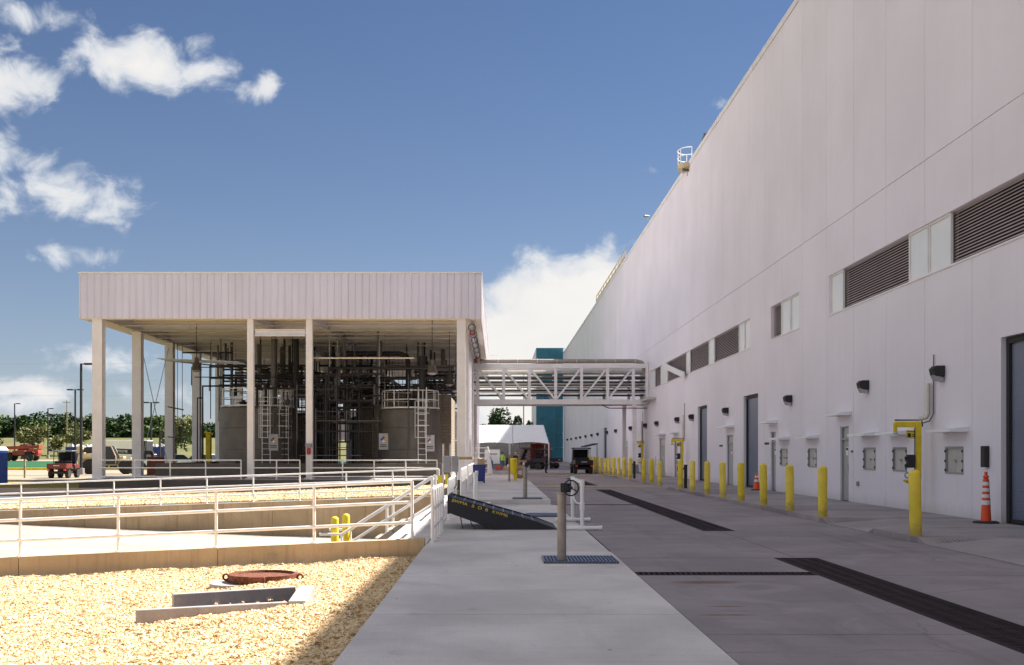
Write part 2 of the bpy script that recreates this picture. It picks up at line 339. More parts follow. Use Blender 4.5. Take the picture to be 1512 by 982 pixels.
mt = dict(
    bollard=bollard_mat(),
    wall=wallpaint('white_wall_paint', (.755,.715,.795)), wallback=M('joint_filler', (.30,.27,.27), .9),  # wallback: plain dark backing seen through the panel joints
    metalwhite=M('white_painted_steel', (.74,.72,.735), .45, var=.05, dirt=(.45,.42,.38), dirtamt=.25),
    railwhite=M('rail_paint', (.80,.79,.79), .4, var=.05, scale=4, dirt=(.5,.46,.42), dirtamt=.25),
    fascia=M('fascia_sheet', (.66,.65,.79), .5, var=.04, scale=.8, stretch=(1,1,.3), dirt=(.55,.52,.5), dirtamt=.25, obj_random=.02),
    soffit=M('roof_underside', (.86,.79,.68), .6, var=.05),
    panelwhite=M('infill_panel', (.74,.755,.78), .35, var=.03),
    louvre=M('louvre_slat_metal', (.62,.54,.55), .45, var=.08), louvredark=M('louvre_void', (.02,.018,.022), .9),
    rolldoor=M('roller_shutter', (.20,.23,.33), .4, .2, var=.06), doorgrey=M('grey_door_paint', (.36,.36,.37), .45, var=.05), frame=M('door_frame', (.30,.30,.31), .5),
    hatch=M('hatch_steel', (.48,.47,.46), .45, .1, var=.06), steel=M('galvanised_steel', (.46,.46,.46), .42, .75, var=.12, scale=5),
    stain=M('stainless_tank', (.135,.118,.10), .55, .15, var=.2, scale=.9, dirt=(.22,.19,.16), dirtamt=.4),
    pipegrey=M('pipe_grey', (.13,.12,.115), .45, .5, var=.15), pipelight=M('pipe_insulation', (.55,.52,.46), .4, .4, var=.1),
    pipedark=M('pipe_dark', (.022,.02,.022), .6, .0, var=.15), black=M('black_rubber', (.018,.018,.02), .7, var=.2), blackpaint=M('black_paint', (.010,.010,.018), .55, var=.15),
    yellow=M('safety_yellow', (.68,.52,.015), .55, var=.12, scale=3, dirt=(.26,.18,.04), dirtamt=.6), yellowline=M('road_yellow', (.62,.47,.05), .8, var=.2, scale=6),
    orange=M('cone_orange', (.75,.08,.02), .5, var=.08), white=M('plain_white', (.78,.78,.78), .5, var=.03), reflect=M('reflective_band', (.72,.70,.70), .35),
    red=M('red_paint', (.42,.02,.02), .35, var=.1), darkred=M('dark_red_paint', (.16,.03,.025), .5, var=.15), blue=M('blue_paint', (.012,.03,.17), .45, var=.1), bluelight=M('bright_blue_plastic', (.02,.10,.55), .4, var=.05),
    teal=M('teal_cladding', (.009,.145,.225), .35, var=.1, scale=.5), rust=M('rusty_iron', (.14,.042,.02), .85, var=.4, scale=14, bump=.5, bscale=60),
    rustdark=M('rusty_grate', (.020,.009,.012), .8, .2, var=.4, scale=4), grate=M('galvanised_grate', (.20,.23,.30), .4, .8, var=.15, scale=5), pit=M('pit_dark', (.012,.012,.014), .9),
    glass=M('dark_glass', (.02,.025,.03), .08, var=0), lens=M('lamp_lens', (.35,.33,.36), .2, var=.05),
    tan=M('machine_tan', (.55,.45,.28), .5, var=.12), machorange=M('machine_orange', (.33,.06,.03), .45, var=.15, dirt=(.2,.08,.05), dirtamt=.5), grey=M('grey_enclosure', (.23,.235,.26), .45, var=.05),
    wood=M('timber', (.30,.21,.12), .8, var=.2, scale=4), card=M('cardboard', (.42,.30,.18), .85, var=.08), tyre=M('tyre_rubber', (.03,.028,.026), .85, var=.2, scale=6), rim=M('wheel_rim', (.5,.48,.44), .5, .1),
    vest=M('hi_vis_vest', (.35,.62,.05), .7), denim=M('blue_denim', (.06,.10,.25), .9), shirtdark=M('dark_workwear', (.028,.028,.032), .9), skin=M('skin', (.45,.27,.19), .6), hair=M('dark_hair', (.03,.02,.015), .7), shirtblue=M('pale_blue_shirt', (.35,.42,.62), .85),
    tent=M('tent_fabric', (.80,.80,.82), .7, var=.03), canvas=M('grey_tarp', (.42,.42,.43), .7, var=.1),
    bark=M('bark', (.09,.065,.045), .9, var=.3, scale=3), leaf1=leafmat('leaf_dark', (.028,.055,.016)), leaf2=leafmat('leaf_mid', (.06,.10,.025)), leaf3=leafmat('leaf_olive', (.14,.15,.055)),
    asphalt=ground_mat('asphalt', (.05,.048,.048), (.065,.06,.06), .6), dirtroad=ground_mat('pale_drive', (.30,.26,.20), (.26,.22,.18), .2), grass=ground_mat('mown_grass', (.02,.085,.045), (.03,.10,.04), .15), drygrass=ground_mat('dry_grass', (.20,.17,.035), (.25,.20,.05), .4), field=ground_mat('rough_field', (.10,.105,.045), (.145,.135,.07), .05),
    gravelbase=ground_mat('gravel_fines', (.50,.33,.16), (.58,.41,.22), 3, .8, 60),
    walk=concrete('broomed_concrete', (.64,.60,.585), amt=.35, wear=.3), road=concrete('road_concrete', (.305,.262,.278), dark=(.12,.105,.105), rust=True, wear=1), joint=M('joint_sealant', (.09,.085,.085), .9),
    darkconc=concrete('shade_dark_concrete', (.13,.115,.10)), postgrey=M('weathered_post', (.30,.26,.23), .5, .3, var=.15, scale=6), slate=M('dark_slate', (.05,.05,.06), .8),  # darkconc: shade under the canopy and in the trough put into its colour
    kerb=concrete('kerb_concrete', (.355,.32,.325)), formed=concrete('formed_concrete', (.50,.37,.235), streak=(5,5,.3), amt=.85, objr=.08), dockfloor=concrete('dock_floor_concrete', (.36,.325,.28), amt=.3),
    block=blockwork('concrete_block', (.30,.25,.19)), blockgrey=blockwork('grey_block', (.30,.30,.30)),
)
# ================================================================== THE SETTING
# ---- ground sheet with the dock well left open
def terrain_z(x, y):
    if y < 110: return -.26
    def s(a, b, v): u = min(max((v-a)/(b-a), 0), 1); return u*u*(3-2*u)
    far = .9*s(110, 200, y)+5.0*s(205, 300, y)
    left = s(14, -10, x) if x > -10 else 1
    return -.26 + far*left + (1-left)*.0
xs = [-3000,-900,-400,-260,-200,-160,-130,-105,-85,-65,-50,-40,-31,-24,-2.4,8,14,25,60,200,900,3000]
ys = [-300,-20,4,20.7,44.6,56,70,90,110,120,130,142,155,170,185,200,212,225,240,255,270,285,300,330,400,700,1500,5000]
vs = []; fs = []
for y in ys:
    for x in xs: vs.append((x, y, terrain_z(x, y) if not (4 <= y < 44.7 and x in (-24,)) else -1.3))
nx = len(xs)
for j in range(len(ys)-1):
    for i in range(nx-1):
        if ys[j] >= 4 and ys[j+1] <= 56 and xs[i] >= -31 and xs[i+1] <= -2.4: continue
        fs.append((j*nx+i, j*nx+i+1, (j+1)*nx+i+1, (j+1)*nx+i))
g = MB(); g.add(vs, fs); struct(g.build('ground', mt['field'], smooth=60))

# ---- gravel: sloping bed with loose stones
def gz(x, y):
    z = -.06-.15*(y-9)/11.6+.05*(x+1.3)
    for cx, cy, r, h in ((-2.45, 12.85, .75, .10), (-3.3, 12.2, .5, .05), (-3.2, 16.0, .9, .05)):
        z += h*math.exp(-((x-cx)**2+(y-cy)**2)/r**2)
    return z+.02*math.sin(x*2.3+y*1.1)*math.sin(y*1.7-x*.6)
def gravel_nodes(name, density, smin, smax, mat):
    ng = bpy.data.node_groups.new(name, 'GeometryNodeTree')
    ng.interface.new_socket('Geometry', in_out='INPUT', socket_type='NodeSocketGeometry'); ng.interface.new_socket('Geometry', in_out='OUTPUT', socket_type='NodeSocketGeometry')
    gi = ng.nodes.new('NodeGroupInput'); go = ng.nodes.new('NodeGroupOutput')
    dp = ng.nodes.new('GeometryNodeDistributePointsOnFaces'); dp.inputs['Density'].default_value = density
    ic = ng.nodes.new('GeometryNodeMeshIcoSphere'); ic.inputs['Radius'].default_value = .5; ic.inputs['Subdivisions'].default_value = 2
    sp = ng.nodes.new('GeometryNodeSetPosition'); nz = ng.nodes.new('ShaderNodeTexNoise'); nz.inputs['Scale'].default_value = 2.3
    vm = ng.nodes.new('ShaderNodeVectorMath'); vm.operation = 'SUBTRACT'; vm.inputs[1].default_value = (.5,.5,.5)
    v2 = ng.nodes.new('ShaderNodeVectorMath'); v2.operation = 'SCALE'; v2.inputs['Scale'].default_value = 1.25
    ng.links.new(nz.outputs['Color'], vm.inputs[0]); ng.links.new(vm.outputs[0], v2.inputs[0])
    ng.links.new(ic.outputs[0], sp.inputs[0]); ng.links.new(v2.outputs[0], sp.inputs['Offset'])
    sm = ng.nodes.new('GeometryNodeSetMaterial'); sm.inputs['Material'].default_value = mat
    ng.links.new(sp.outputs[0], sm.inputs[0])
    ip = ng.nodes.new('GeometryNodeInstanceOnPoints')
    rs = ng.nodes.new('FunctionNodeRandomValue'); rs.data_type = 'FLOAT_VECTOR'; rs.inputs[0].default_value = (smin, smin, smin*.7); rs.inputs[1].default_value = (smax, smax, smax*.75)
    rr = ng.nodes.new('FunctionNodeRandomValue'); rr.data_type = 'FLOAT_VECTOR'; rr.inputs[0].default_value = (-.6,-.6,0); rr.inputs[1].default_value = (.6,.6,6.28); rr.inputs['Seed'].default_value = 5
    ng.links.new(gi.outputs[0], dp.inputs['Mesh']); ng.is_modifier = True
    ng.links.new(dp.outputs[0], ip.inputs['Points']); ng.links.new(sm.outputs[0], ip.inputs['Instance'])
    r4 = ng.nodes.new('FunctionNodeRandomValue'); r4.data_type = 'FLOAT'; r4.inputs['Seed'].default_value = 9
    pw = ng.nodes.new('ShaderNodeMath'); pw.operation = 'POWER'; pw.inputs[1].default_value = 5.0; ng.links.new(r4.outputs[1], pw.inputs[0])
    ma = ng.nodes.new('ShaderNodeMath'); ma.operation = 'MULTIPLY_ADD'; ma.inputs[1].default_value = .75; ma.inputs[2].default_value = .74; ng.links.new(pw.outputs[0], ma.inputs[0])
    vs_ = ng.nodes.new('ShaderNodeVectorMath'); vs_.operation = 'SCALE'; ng.links.new(rs.outputs[0], vs_.inputs[0]); ng.links.new(ma.outputs[0], vs_.inputs['Scale'])
    ng.links.new(vs_.outputs[0], ip.inputs['Scale']); ng.links.new(rr.outputs[0], ip.inputs['Rotation'])
    jn = ng.nodes.new('GeometryNodeJoinGeometry'); ng.links.new(ip.outputs[0], jn.inputs[0]); ng.links.new(gi.outputs[0], jn.inputs[0])
    ng.links.new(jn.outputs[0], go.inputs[0]); return ng
def stone_mat():
    m = bpy.data.materials.new('limestone_gravel'); m.use_nodes = True; t = m.node_tree; b = t.nodes['Principled BSDF']
    oi = N(t, 'ShaderNodeObjectInfo')
    cr = N(t, 'ShaderNodeValToRGB', ins={0: oi.outputs['Random']}); e = cr.color_ramp.elements
    e[0].color = (.36,.21,.08,1); e[1].color = (.76,.62,.42,1)
    for p, c in ((.06, (.30,.19,.09,1)), (.14, (.58,.40,.20,1)), (.5, (.68,.53,.34,1)), (.8, (.74,.61,.42,1))):
        n = e.new(p); n.color = c
    t.links.new(cr.outputs[0], b.inputs['Base Color']); b.inputs['Roughness'].default_value = .9; b.inputs['Specular IOR Level'].default_value = .2
    return m
mt['stone'] = stone_mat()
def gpx(x, y, z): Y = F*(EYE-z)/(y-668); return Vector(((x-735)*Y/F, Y, z))
ZTR = -.045
TFL, TFR, TBL, TBR = gpx(201, 901, ZTR), gpx(425, 889, ZTR), gpx(256, 878, ZTR), gpx(437, 867, ZTR)      # corners of the sunken trough
def in_quad(x, y, q):
    sgn = [(b.x-a.x)*(y-a.y)-(b.y-a.y)*(x-a.x) for a, b in zip(q, q[1:]+q[:1])]
    return all(v > 0 for v in sgn) or all(v < 0 for v in sgn)
def gravel_bed(x0, x1, y0, y1, zf, n, m, density, s0, s1, label, rough=.012, hole=None):
    b = MB(); vv = []; ff = []
    for j in range(m+1):
        for i in range(n+1):
            x = x0+(x1-x0)*i/n; y = y0+(y1-y0)*j/m; edge = 0 if i in (0, n) or j in (0, m) else 1
            vv.append((x, y, zf(x, y)+edge*random.uniform(-rough, rough)*2))
    for j in range(m):
        for i in range(n):
            if hole and in_quad(x0+(x1-x0)*(i+.5)/n, y0+(y1-y0)*(j+.5)/m, hole): continue
            ff.append((j*(n+1)+i, j*(n+1)+i+1, (j+1)*(n+1)+i+1, (j+1)*(n+1)+i))
    b.add(vv, ff); o = b.build('gravel', mt['gravelbase'], smooth=80)
    md = o.modifiers.new('stones', 'NODES'); md.node_group = gravel_nodes('stones', density, s0, s1, mt['stone'])
    return tag(o, label, 'gravel', kind='stuff')
gravel_bed(-11.5, -1.36, 4.2, 20.55, gz, 130, 190, 2200, .014, .056, 'cream limestone gravel beside the concrete sidewalk in the foreground', hole=[TFL, TFR, TBR, TBL])
def gz2(x, y): return -.62+.034*(x+18.7)+.004*(y-44.7)
gravel_bed(-30.8, -2.45, 44.76, 56.0, lambda x, y: max(gz2(x, y), -1.2)+.10, 60, 24, 170, .05, .11, 'pale gravel strip between dock wall and open canopy')

# ---- dock well: floor, walls
def fz(x): return -1.12-.042*(x+20) if x < -9 else -1.58-.026*(x+9)
d = MB()
for a, b_ in ((-31,-24),(-24,-19),(-19,-14),(-14,-9),(-9,-5.5),(-5.5,-2.2)):
    d.hexa([(a+.006,20.9,fz(a)-.3),(b_-.006,20.9,fz(b_)-.3),(b_-.006,44.3,fz(b_)-.3),(a+.006,44.3,fz(a)-.3)],
           [(a+.006,20.9,fz(a)),(b_-.006,20.9,fz(b_)),(b_-.006,44.3,fz(b_)),(a+.006,44.3,fz(a))])
struct(d.build('dock_floor', mt['dockfloor'], smooth=0))
def retaining(name, label, xlist, y0, y1, ztop, zbot):
    t = thing(name, label, 'wall', ((xlist[0]+xlist[-1])/2, (y0+y1)/2, -2))
    for a, b_ in zip(xlist, xlist[1:]):
        a += .004; b_ -= .004; q = MB()
        q.hexa([(a,y0,zbot(a)),(b_,y0,zbot(b_)),(b_,y1,zbot(b_)),(a,y1,zbot(a))], [(a,y0,ztop(a)),(b_,y0,ztop(b_)),(b_,y1,ztop(b_)),(a,y1,ztop(a))])
        q.build('wall_panel', mt['formed'], t, True, 0, .012)
    return t
nw = lambda x: .11+.0455*(x+1.6)
retaining('dock_wall', 'low tan concrete wall behind the foreground gravel', [-31,-24,-16.4,-12.7,-8.9,-5.2,-1.36], 20.62, 20.88, nw, lambda x: -2.2)
bw = lambda x: -.58+.0344*(x+18.7)
retaining('retaining_wall', 'tall streaked concrete wall on far side of the dock well', [-31,-27,-23.7,-20.2,-16.5,-12.8,-9.0,-5.3,-1.36], 44.34, 44.62, bw, lambda x: -2.4)
q = MB(); q.box(-2.2, -1.36, 20.9, 44.3, -2.4, -.012); struct(q.build('dock_deck', mt['walk'], smooth=0))

# ---- road slabs, pavements
rd = MB(); rd.box(-1.34, 11.7, -6, 205, -.24, -.03); road = struct(rd.build('road', mt['joint'], smooth=0))
def slab(parent, x0, x1, y0, y1, z, mat, th=.12, gap=.011, name='slab'):
    q = MB(); q.box(x0+gap, x1-gap, y0+gap, y1-gap, z-th, z); return q.build(name, mat, parent, True, 0)
TR = [(4.5, 5.2, -6, 18.1), (4.5, 5.2, 24.3, 51.3), (4.5, 5.2, 57.6, 74.0)]
yb = [-6, 5.2, 10.5, 15.55, 15.95, 18.1, 24.3, 30.4, 36.35, 36.7, 44, 51.3, 57.6, 66, 74, 83, 92, 104, 116, 128, 145, 165, 185, 205]
for a, b_ in zip(yb, yb[1:]):
    c = (a+b_)/2; tr = any(t0 < c < t1 for _, _, t0, t1 in TR)
    xa = 4.5 if tr else 4.86; xb = 5.2 if tr else 4.86
    left = 1.95 if c < 20 else (-1.34 if c < 36.6 else 1.78 if c < 83 else -1.34)
    if b_-a > .5:
        if c > 83: slab(road, left, 1.9, a, b_, 0, mt['road']); left = 1.9
        elif 20 < c < 36.6: slab(road, left, 1.95, a, b_, 0, mt['walk']); left = 1.95
        slab(road, left, xa, a, b_, 0, mt['road'])
    elif a > 30: slab(road, -1.34, 1.9, a, b_, 0, mt['walk'])
    slab(road, xb, 7.96, a, b_, 0, mt['road'])
    slab(road, 7.96, 11.6, a, b_, -.02, mt['road'])
# near sidewalk
sw = MB(); sw.box(-1.34, 1.94, -6, 18.05, -.24, -.028); side = struct(sw.build('sidewalk', mt['joint'], smooth=0))
for a, b_ in ((-6,2.5),(2.5,7.1),(7.1,11.7),(11.7,16.3)): slab(side, -1.34, 1.95, a, b_, .014, mt['walk'])
q = MB(); pl = [(-1.335,16.305),(1.945,16.305),(1.945,19.0),(1.80,19.9),(1.45,20.55),(1.0,20.9),(-1.335,20.9)]
q.prism(pl, -.1, .012, 'z'); q.build('slab', mt['walk'], side, True, 0)
slab(road, 1.95, 4.5, 18.1, 24.29, .0005, mt['road'])
# raised pavement beyond the dock
fs_ = MB(); fs_.box(-1.34, 1.74, 36.75, 82.9, -.2, .07); far_side = struct(fs_.build('raised_pavement', mt['joint'], smooth=0))
for i in range(10):
    a = 36.72+i*4.62; slab(far_side, -1.35, 1.76, a, a+4.62, .15, mt['walk'], .3)
# pavement along the big building, with dropped kerbs
WX = 11.53
dips = [(15.0,20.7),(23.9,26.9),(52.4,58.0),(83.0,90.0)]
def oz(y):
    for a, b_ in dips:
        if a-.35 < y < b_+.35:
            return .012 + .098*min(1, max(0, max((a-y), (y-b_))/.35))
    return .11
pv = MB(); pv.box(8.1, WX-.01, -6, 200, -.2, -.028); pave = struct(pv.build('building_pavement', mt['joint'], smooth=0))
br = sorted(set([-6+3.05*i for i in range(68)]+[v for a, b_ in dips for v in (a-.35, a, b_, b_+.35)]))
for a, b_ in zip(br, br[1:]):
    if b_-a < .02: continue
    gp = .005 if abs(((a+6)/3.05)-round((a+6)/3.05)) < 1e-3 else 0.0
    q = MB(); a0 = a+gp; b0 = b_; za, zb = oz(a), oz(b_); xs_ = (7.97, 8.12, 9.3, WX-.004)
    for x0, x1, f0, f1 in ((7.97,8.12,0,0),(8.127,9.4,0,1),(9.4,WX-.004,1,1)):
        h = lambda z, f: z+(.11-z)*f
        q.hexa([(x0,a0,-.15),(x1,a0,-.15),(x1,b0,-.15),(x0,b0,-.15)], [(x0,a0,h(za,f0)),(x1,a0,h(za,f1)),(x1,b0,h(zb,f1)),(x0,b0,h(zb,f0))])
    q.build('slab', mt['road'] if random.random() < .5 else mt['kerb'], pave, True, 0)
for y, x0, x1 in ((27.05, 8.1, 9.5), (20.95, 8.2, 10.3)):
    n = int((x1-x0)/.075)
    for i in range(n):
        q = MB(); 
        xx = x0+i*.075
        def sz(yy): f = min(1, max(0, (xx-8.127)/1.273)); return oz(yy)+(.11-oz(yy))*f
        ya, yb2 = y-.22, y+.1
        q.hexa([(xx,ya,sz(ya)-.02),(xx+.035,ya,sz(ya)-.02),(xx+.035,yb2,sz(yb2)-.02),(xx,yb2,sz(yb2)-.02)], [(xx,ya,sz(ya)+.008),(xx+.035,ya,sz(ya)+.008),(xx+.035,yb2,sz(yb2)+.008),(xx,yb2,sz(yb2)+.008)]); q.build('grip_ridge', mt['kerb'], pave, True, 0)

# ---- drain gratings
def trench(label, x0, x1, y0, y1, along='y', n=3, mat='rustdark'):
    t = thing('trench_drain', label, 'drain', ((x0+x1)/2, (y0+y1)/2, 0))
    q = MB(); q.box(x0, x1, y0, y1, -.03, -.022); q.build('sump_shade', mt['pit'], t, True, 0)  # flat near-black sheet painted as the dark depth under the grating
    q = MB()
    q.box(x0, x0+.03, y0, y1, -.021, .003); q.box(x1-.03, x1, y0, y1, -.021, .003); q.box(x0+.03, x1-.03, y0, y0+.03, -.021, .003); q.box(x0+.03, x1-.03, y1-.03, y1, -.021, .003)
    q.build('frame', mt[mat], t, True, 0)
    L = (y1-y0) if along == 'y' else (x1-x0); seg = max(1, int(round(L/1.22))); s = L/seg
    for i in range(seg):
        q = MB()
        if along == 'y':
            a, b_ = y0+i*s+.015, y0+(i+1)*s-.015; w = (x1-x0-.08)/n
            for k in range(n):
                u = x0+.04+k*w; q.box(u+.01, u+.03, a, b_, -.02, .001); q.box(u+w-.03, u+w-.01, a, b_, -.02, .001)
                j = a
                while j < b_-.03:
                    q.box(u+.03, u+w-.03, j, j+.035, -.018, -.001); j += .075
        else:
            a, b_ = x0+i*s+.015, x0+(i+1)*s-.015; j = a
            q.box(a, b_, y0+.035, y0+.06, -.02, 0); q.box(a, b_, y1-.06, y1-.035, -.02, 0)
            while j < b_-.03:
                q.box(j, j+.03, y0+.06, y1-.06, -.018, -.002); j += .075
        q.build('grate', mt[mat], t, True, 0)
    return t
trench('rusty trench drain running to the bottom right corner of the road', 4.5, 5.2, -6, 18.1)
trench('long rusty trench drain down the middle of the road', 4.5, 5.2, 24.3, 51.3)
trench('short rusty trench drain in the road near the parked cart', 4.5, 5.2, 57.6, 74.0)
trench('narrow rusty cross drain meeting the nearest trench drain', 1.97, 4.5, 15.55, 15.95, 'x')
trench('narrow dark cross drain in front of the raised pavement kerb', 1.8, 4.5, 36.35, 36.7, 'x')
def floor_grate(label, x0, x1, y0, y1, z, nb=22):
    t = thing('floor_grate', label, 'grate', ((x0+x1)/2, (y0+y1)/2, z))
    q = MB(); q.box(x0, x1, y0, y1, z+.002, z+.006); q.build('recess_shade', mt['pit'], t, True, 0)  # thin near-black plate painted as darkness below the bars
    q = MB()
    for k in range(5): y = y0+(y1-y0-.03)*k/4; q.box(x0, x1, y, y+.03, z+.006, z+.03)
    q.build('cross_bar', mt['grate'], t, True, 0)
    for i in range(nb):
        x = x0+(x1-x0-.022)*i/(nb-1); q = MB(); q.box(x, x+.022, y0, y1, z+.0065, z+.034); q.build('bearing_bar', mt['grate'], t, True, 0)
    return t
floor_grate('galvanised floor grate under the nearest handwheel post', .71, 1.86, 17.05, 18.05, .014)
floor_grate('blue grey floor grate behind the black loading ramp', .78, 1.66, 29.5, 31.0, .002, 20)
floor_grate('galvanised floor grate on the raised pavement under a handwheel post', .5, 1.5, 37.2, 38.2, .15, 20)
# ---- painted lines
for x0, x1, y0, lab in ((1.95, 7.9, 56.2, 'yellow line painted across the road beyond the long trench drain'), (1.95, 7.9, 82.6, 'yellow line painted across the road just before the parked dark cart')):
    q = MB(); q.box(x0, x1, y0, y0+(1.0 if y0 < 60 else 2.0), .0042, .0062); tag(q.build('painted_line', mt['yellowline'], smooth=0), lab, 'road marking')

# ---- left background ground bands
def band(name, mat, x0, x1, y0, y1, dz, kind='structure', label=None, cat=None, n=10):
    b = MB(); vv = []; ff = []; m = 8
    for j in range(m+1):
        for i in range(n+1):
            x = x0+(x1-x0)*i/n; y = y0+(y1-y0)*j/m; vv.append((x, y, terrain_z(x, y)+dz))
    for j in range(m):
        for i in range(n): ff.append((j*(n+1)+i, j*(n+1)+i+1, (j+1)*(n+1)+i+1, (j+1)*(n+1)+i))
    b.add(vv, ff); o = b.build(name, mt[mat], smooth=60); tag(o, label, cat, kind=kind); return o
band('yard', 'dirtroad', -60, 14, 92, 119.5, .05)
band('access_road', 'dirtroad', -90, -1.4, 76.5, 92, .03)
band('drive_edge', 'asphalt', -90, -22.9, 74, 76.5, .03)
band('grass', 'drygrass', -60, -22.9, 58, 73.5, .04, 'stuff', 'yellow dry grass strip left of the canopy', 'grass')
band('grass', 'grass', -200, -12, 121, 166, .06, 'stuff', 'green grass strip beyond the yellow kerb', 'grass')
band('track', 'dirtroad', -200, -12, 166.2, 178, .05)
band('canopy_yard', 'dirtroad', -22.8, -1.4, 106.5, 119, .07)
q = MB(); q.box(-60, -24, 119.6, 120.6, -.2, .05); tag(q.build('kerb', mt['yellow'], smooth=0), 'yellow painted kerb along the far green grass', 'kerb')
q = MB(); q.box(-60, -22.9, 73.5, 74, -.3, -.08); tag(q.build('kerb', mt['kerb'], smooth=0), 'grey concrete kerb between dry grass and dark drive', 'kerb')
q = MB(); q.box(-30.8, -2.45, 56.0, 56.4, -.5, -.08); tag(q.build('kerb', mt['kerb'], smooth=0), 'pale concrete kerb edging the gravel in front of the canopy', 'kerb')

# ================================================================== BIG WHITE BUILDING
B = thing('factory_building', 'huge white panelled factory building filling the right side', 'building', (WX, 90, 0))
TOP = 19.15; SEAM = 9.6; Y0, Y1 = -34.3, 195
q = MB(); q.box(WX+.30, 75, Y0+.1, Y1-.1, 0, TOP-.12); q.build('core', mt['wallback'], B, True, 0)
YW = lambda x: F*WX/(x-735)             # depth of a point on the wall face
opens = []                               # (y0, y1, z0, z1)
LZ0, LZ1 = 6.5, 7.86
louv = [(24.3-9, 28.35, 'L'), (28.40, 29.85, 'P'), (29.9, 31.3, 'P'), (31.36, 37.2, 'L'), (37.25, 38.67, 'P'),
        (42.5, 43.9, 'P'), (43.95, 45.4, 'P'), (45.45, 46.9, 'L'),
        (50.8, 52.1, 'P'), (52.15, 53.4, 'P'), (53.45, 59.4, 'L'), (59.45, 61, 'P'), (61.05, 66.9, 'L'), (66.95, 68.3, 'P'), (68.35, 75.8, 'L'), (75.85, 79, 'P'), (79.05, 81.9, 'L'), (81.95, 84, 'P')]
for a, b_ in ((15.3,38.67),(42.5,46.9),(50.8,84)): opens.append((a, b_, LZ0, LZ1))
rolls = [(21.0,25.45),(49.2,52.1),(61.2,64.0),(117.5,121)]
for a, b_ in rolls: opens.append((a, b_, 0, 4.35))
doors = [(36.5,37.4,2.58),(46.06,46.9,2.58),(54.4,55.95,2.58),(71.2,72.6,2.58),(76.6,79.2,2.7),(98.5,101.5,2.7),(128,130,2.6)]
for a, b_, h in doors: opens.append((a, b_, 0, h))
hatches = [(27.5,28.6),(31.3,32.4),(33.9,35.0),(40.15,41.25),(44.2,45.3)]
for a, b_ in hatches: opens.append((a, b_, 1.17, 1.87))
def panel(y0, y1, z0, z1):
    x0, x1 = WX, WX+.28; g = .009; y0 += g; y1 -= g; z0 += g; z1 -= g
    ops = [o for o in opens if o[0] < y1 and o[1] > y0 and o[2] < z1 and o[3] > z0]
    yy = sorted(set([y0, y1]+[v for o in ops for v in o[:2] if y0 < v < y1])); zz = sorted(set([z0, z1]+[v for o in ops for v in o[2:] if z0 < v < z1]))
    inside = lambda y, z: y0 < y < y1 and z0 < z < z1 and not any(o[0] < y < o[1] and o[2] < z < o[3] for o in ops)
    q = MB(); any_ = False; idx = {}
    def V(x, y, z):
        k = (x, y, z)
        if k not in idx: idx[k] = len(q.v); q.v.append(k)
        return idx[k]
    def Q(*p): q.f.append(tuple(V(*a) for a in p)); q.m.append(0)
    for i in range(len(yy)-1):
        for k in range(len(zz)-1):
            cy = (yy[i]+yy[i+1])/2; cz = (zz[k]+zz[k+1])/2
            if not inside(cy, cz): continue
            any_ = True; a, b_, c, d_ = yy[i], yy[i+1], zz[k], zz[k+1]
            Q((x0,a,c),(x0,b_,c),(x0,b_,d_),(x0,a,d_))
            def nb(ny, nz): return inside(ny, nz)
            ya = (yy[i-1]+yy[i])/2 if i else y0-1; yb_ = (yy[i+1]+yy[i+2])/2 if i+2 < len(yy) else y1+1
            za = (zz[k-1]+zz[k])/2 if k else z0-1; zb = (zz[k+1]+zz[k+2])/2 if k+2 < len(zz) else z1+1
            if not nb(ya, cz): Q((x0,a,c),(x0,a,d_),(x1,a,d_),(x1,a,c))
            if not nb(yb_, cz): Q((x0,b_,c),(x1,b_,c),(x1,b_,d_),(x0,b_,d_))
            if not nb(cy, za): Q((x0,a,c),(x1,a,c),(x1,b_,c),(x0,b_,c))
            if not nb(cy, zb): Q((x0,a,d_),(x0,b_,d_),(x1,b_,d_),(x1,a,d_))
    if any_: q.build('wall_panel', mt['wall'], B, True, 0)
y = Y0
PW = 3.0
yj = [27.0+PW*i for i in range(-21, 57)]
for a, b_ in zip(yj, yj[1:]):
    if b_ > Y1: break
    panel(a, b_, .02, SEAM); panel(a, b_, SEAM, TOP)
YEND = [v for v in yj if v <= Y1][-1]
q = MB(); q.box(WX-.05, WX+.45, Y0, YEND, TOP+.004, TOP+.09); q.box(WX-.05, WX-.015, Y0, YEND, TOP-.16, TOP+.004); q.build('coping', mt['metalwhite'], B, True, 0)
q = MB(); q.box(WX+.2, 75, Y0, YEND, TOP-.13, TOP-.05); q.build('roof', mt['canvas'], B, True, 0)
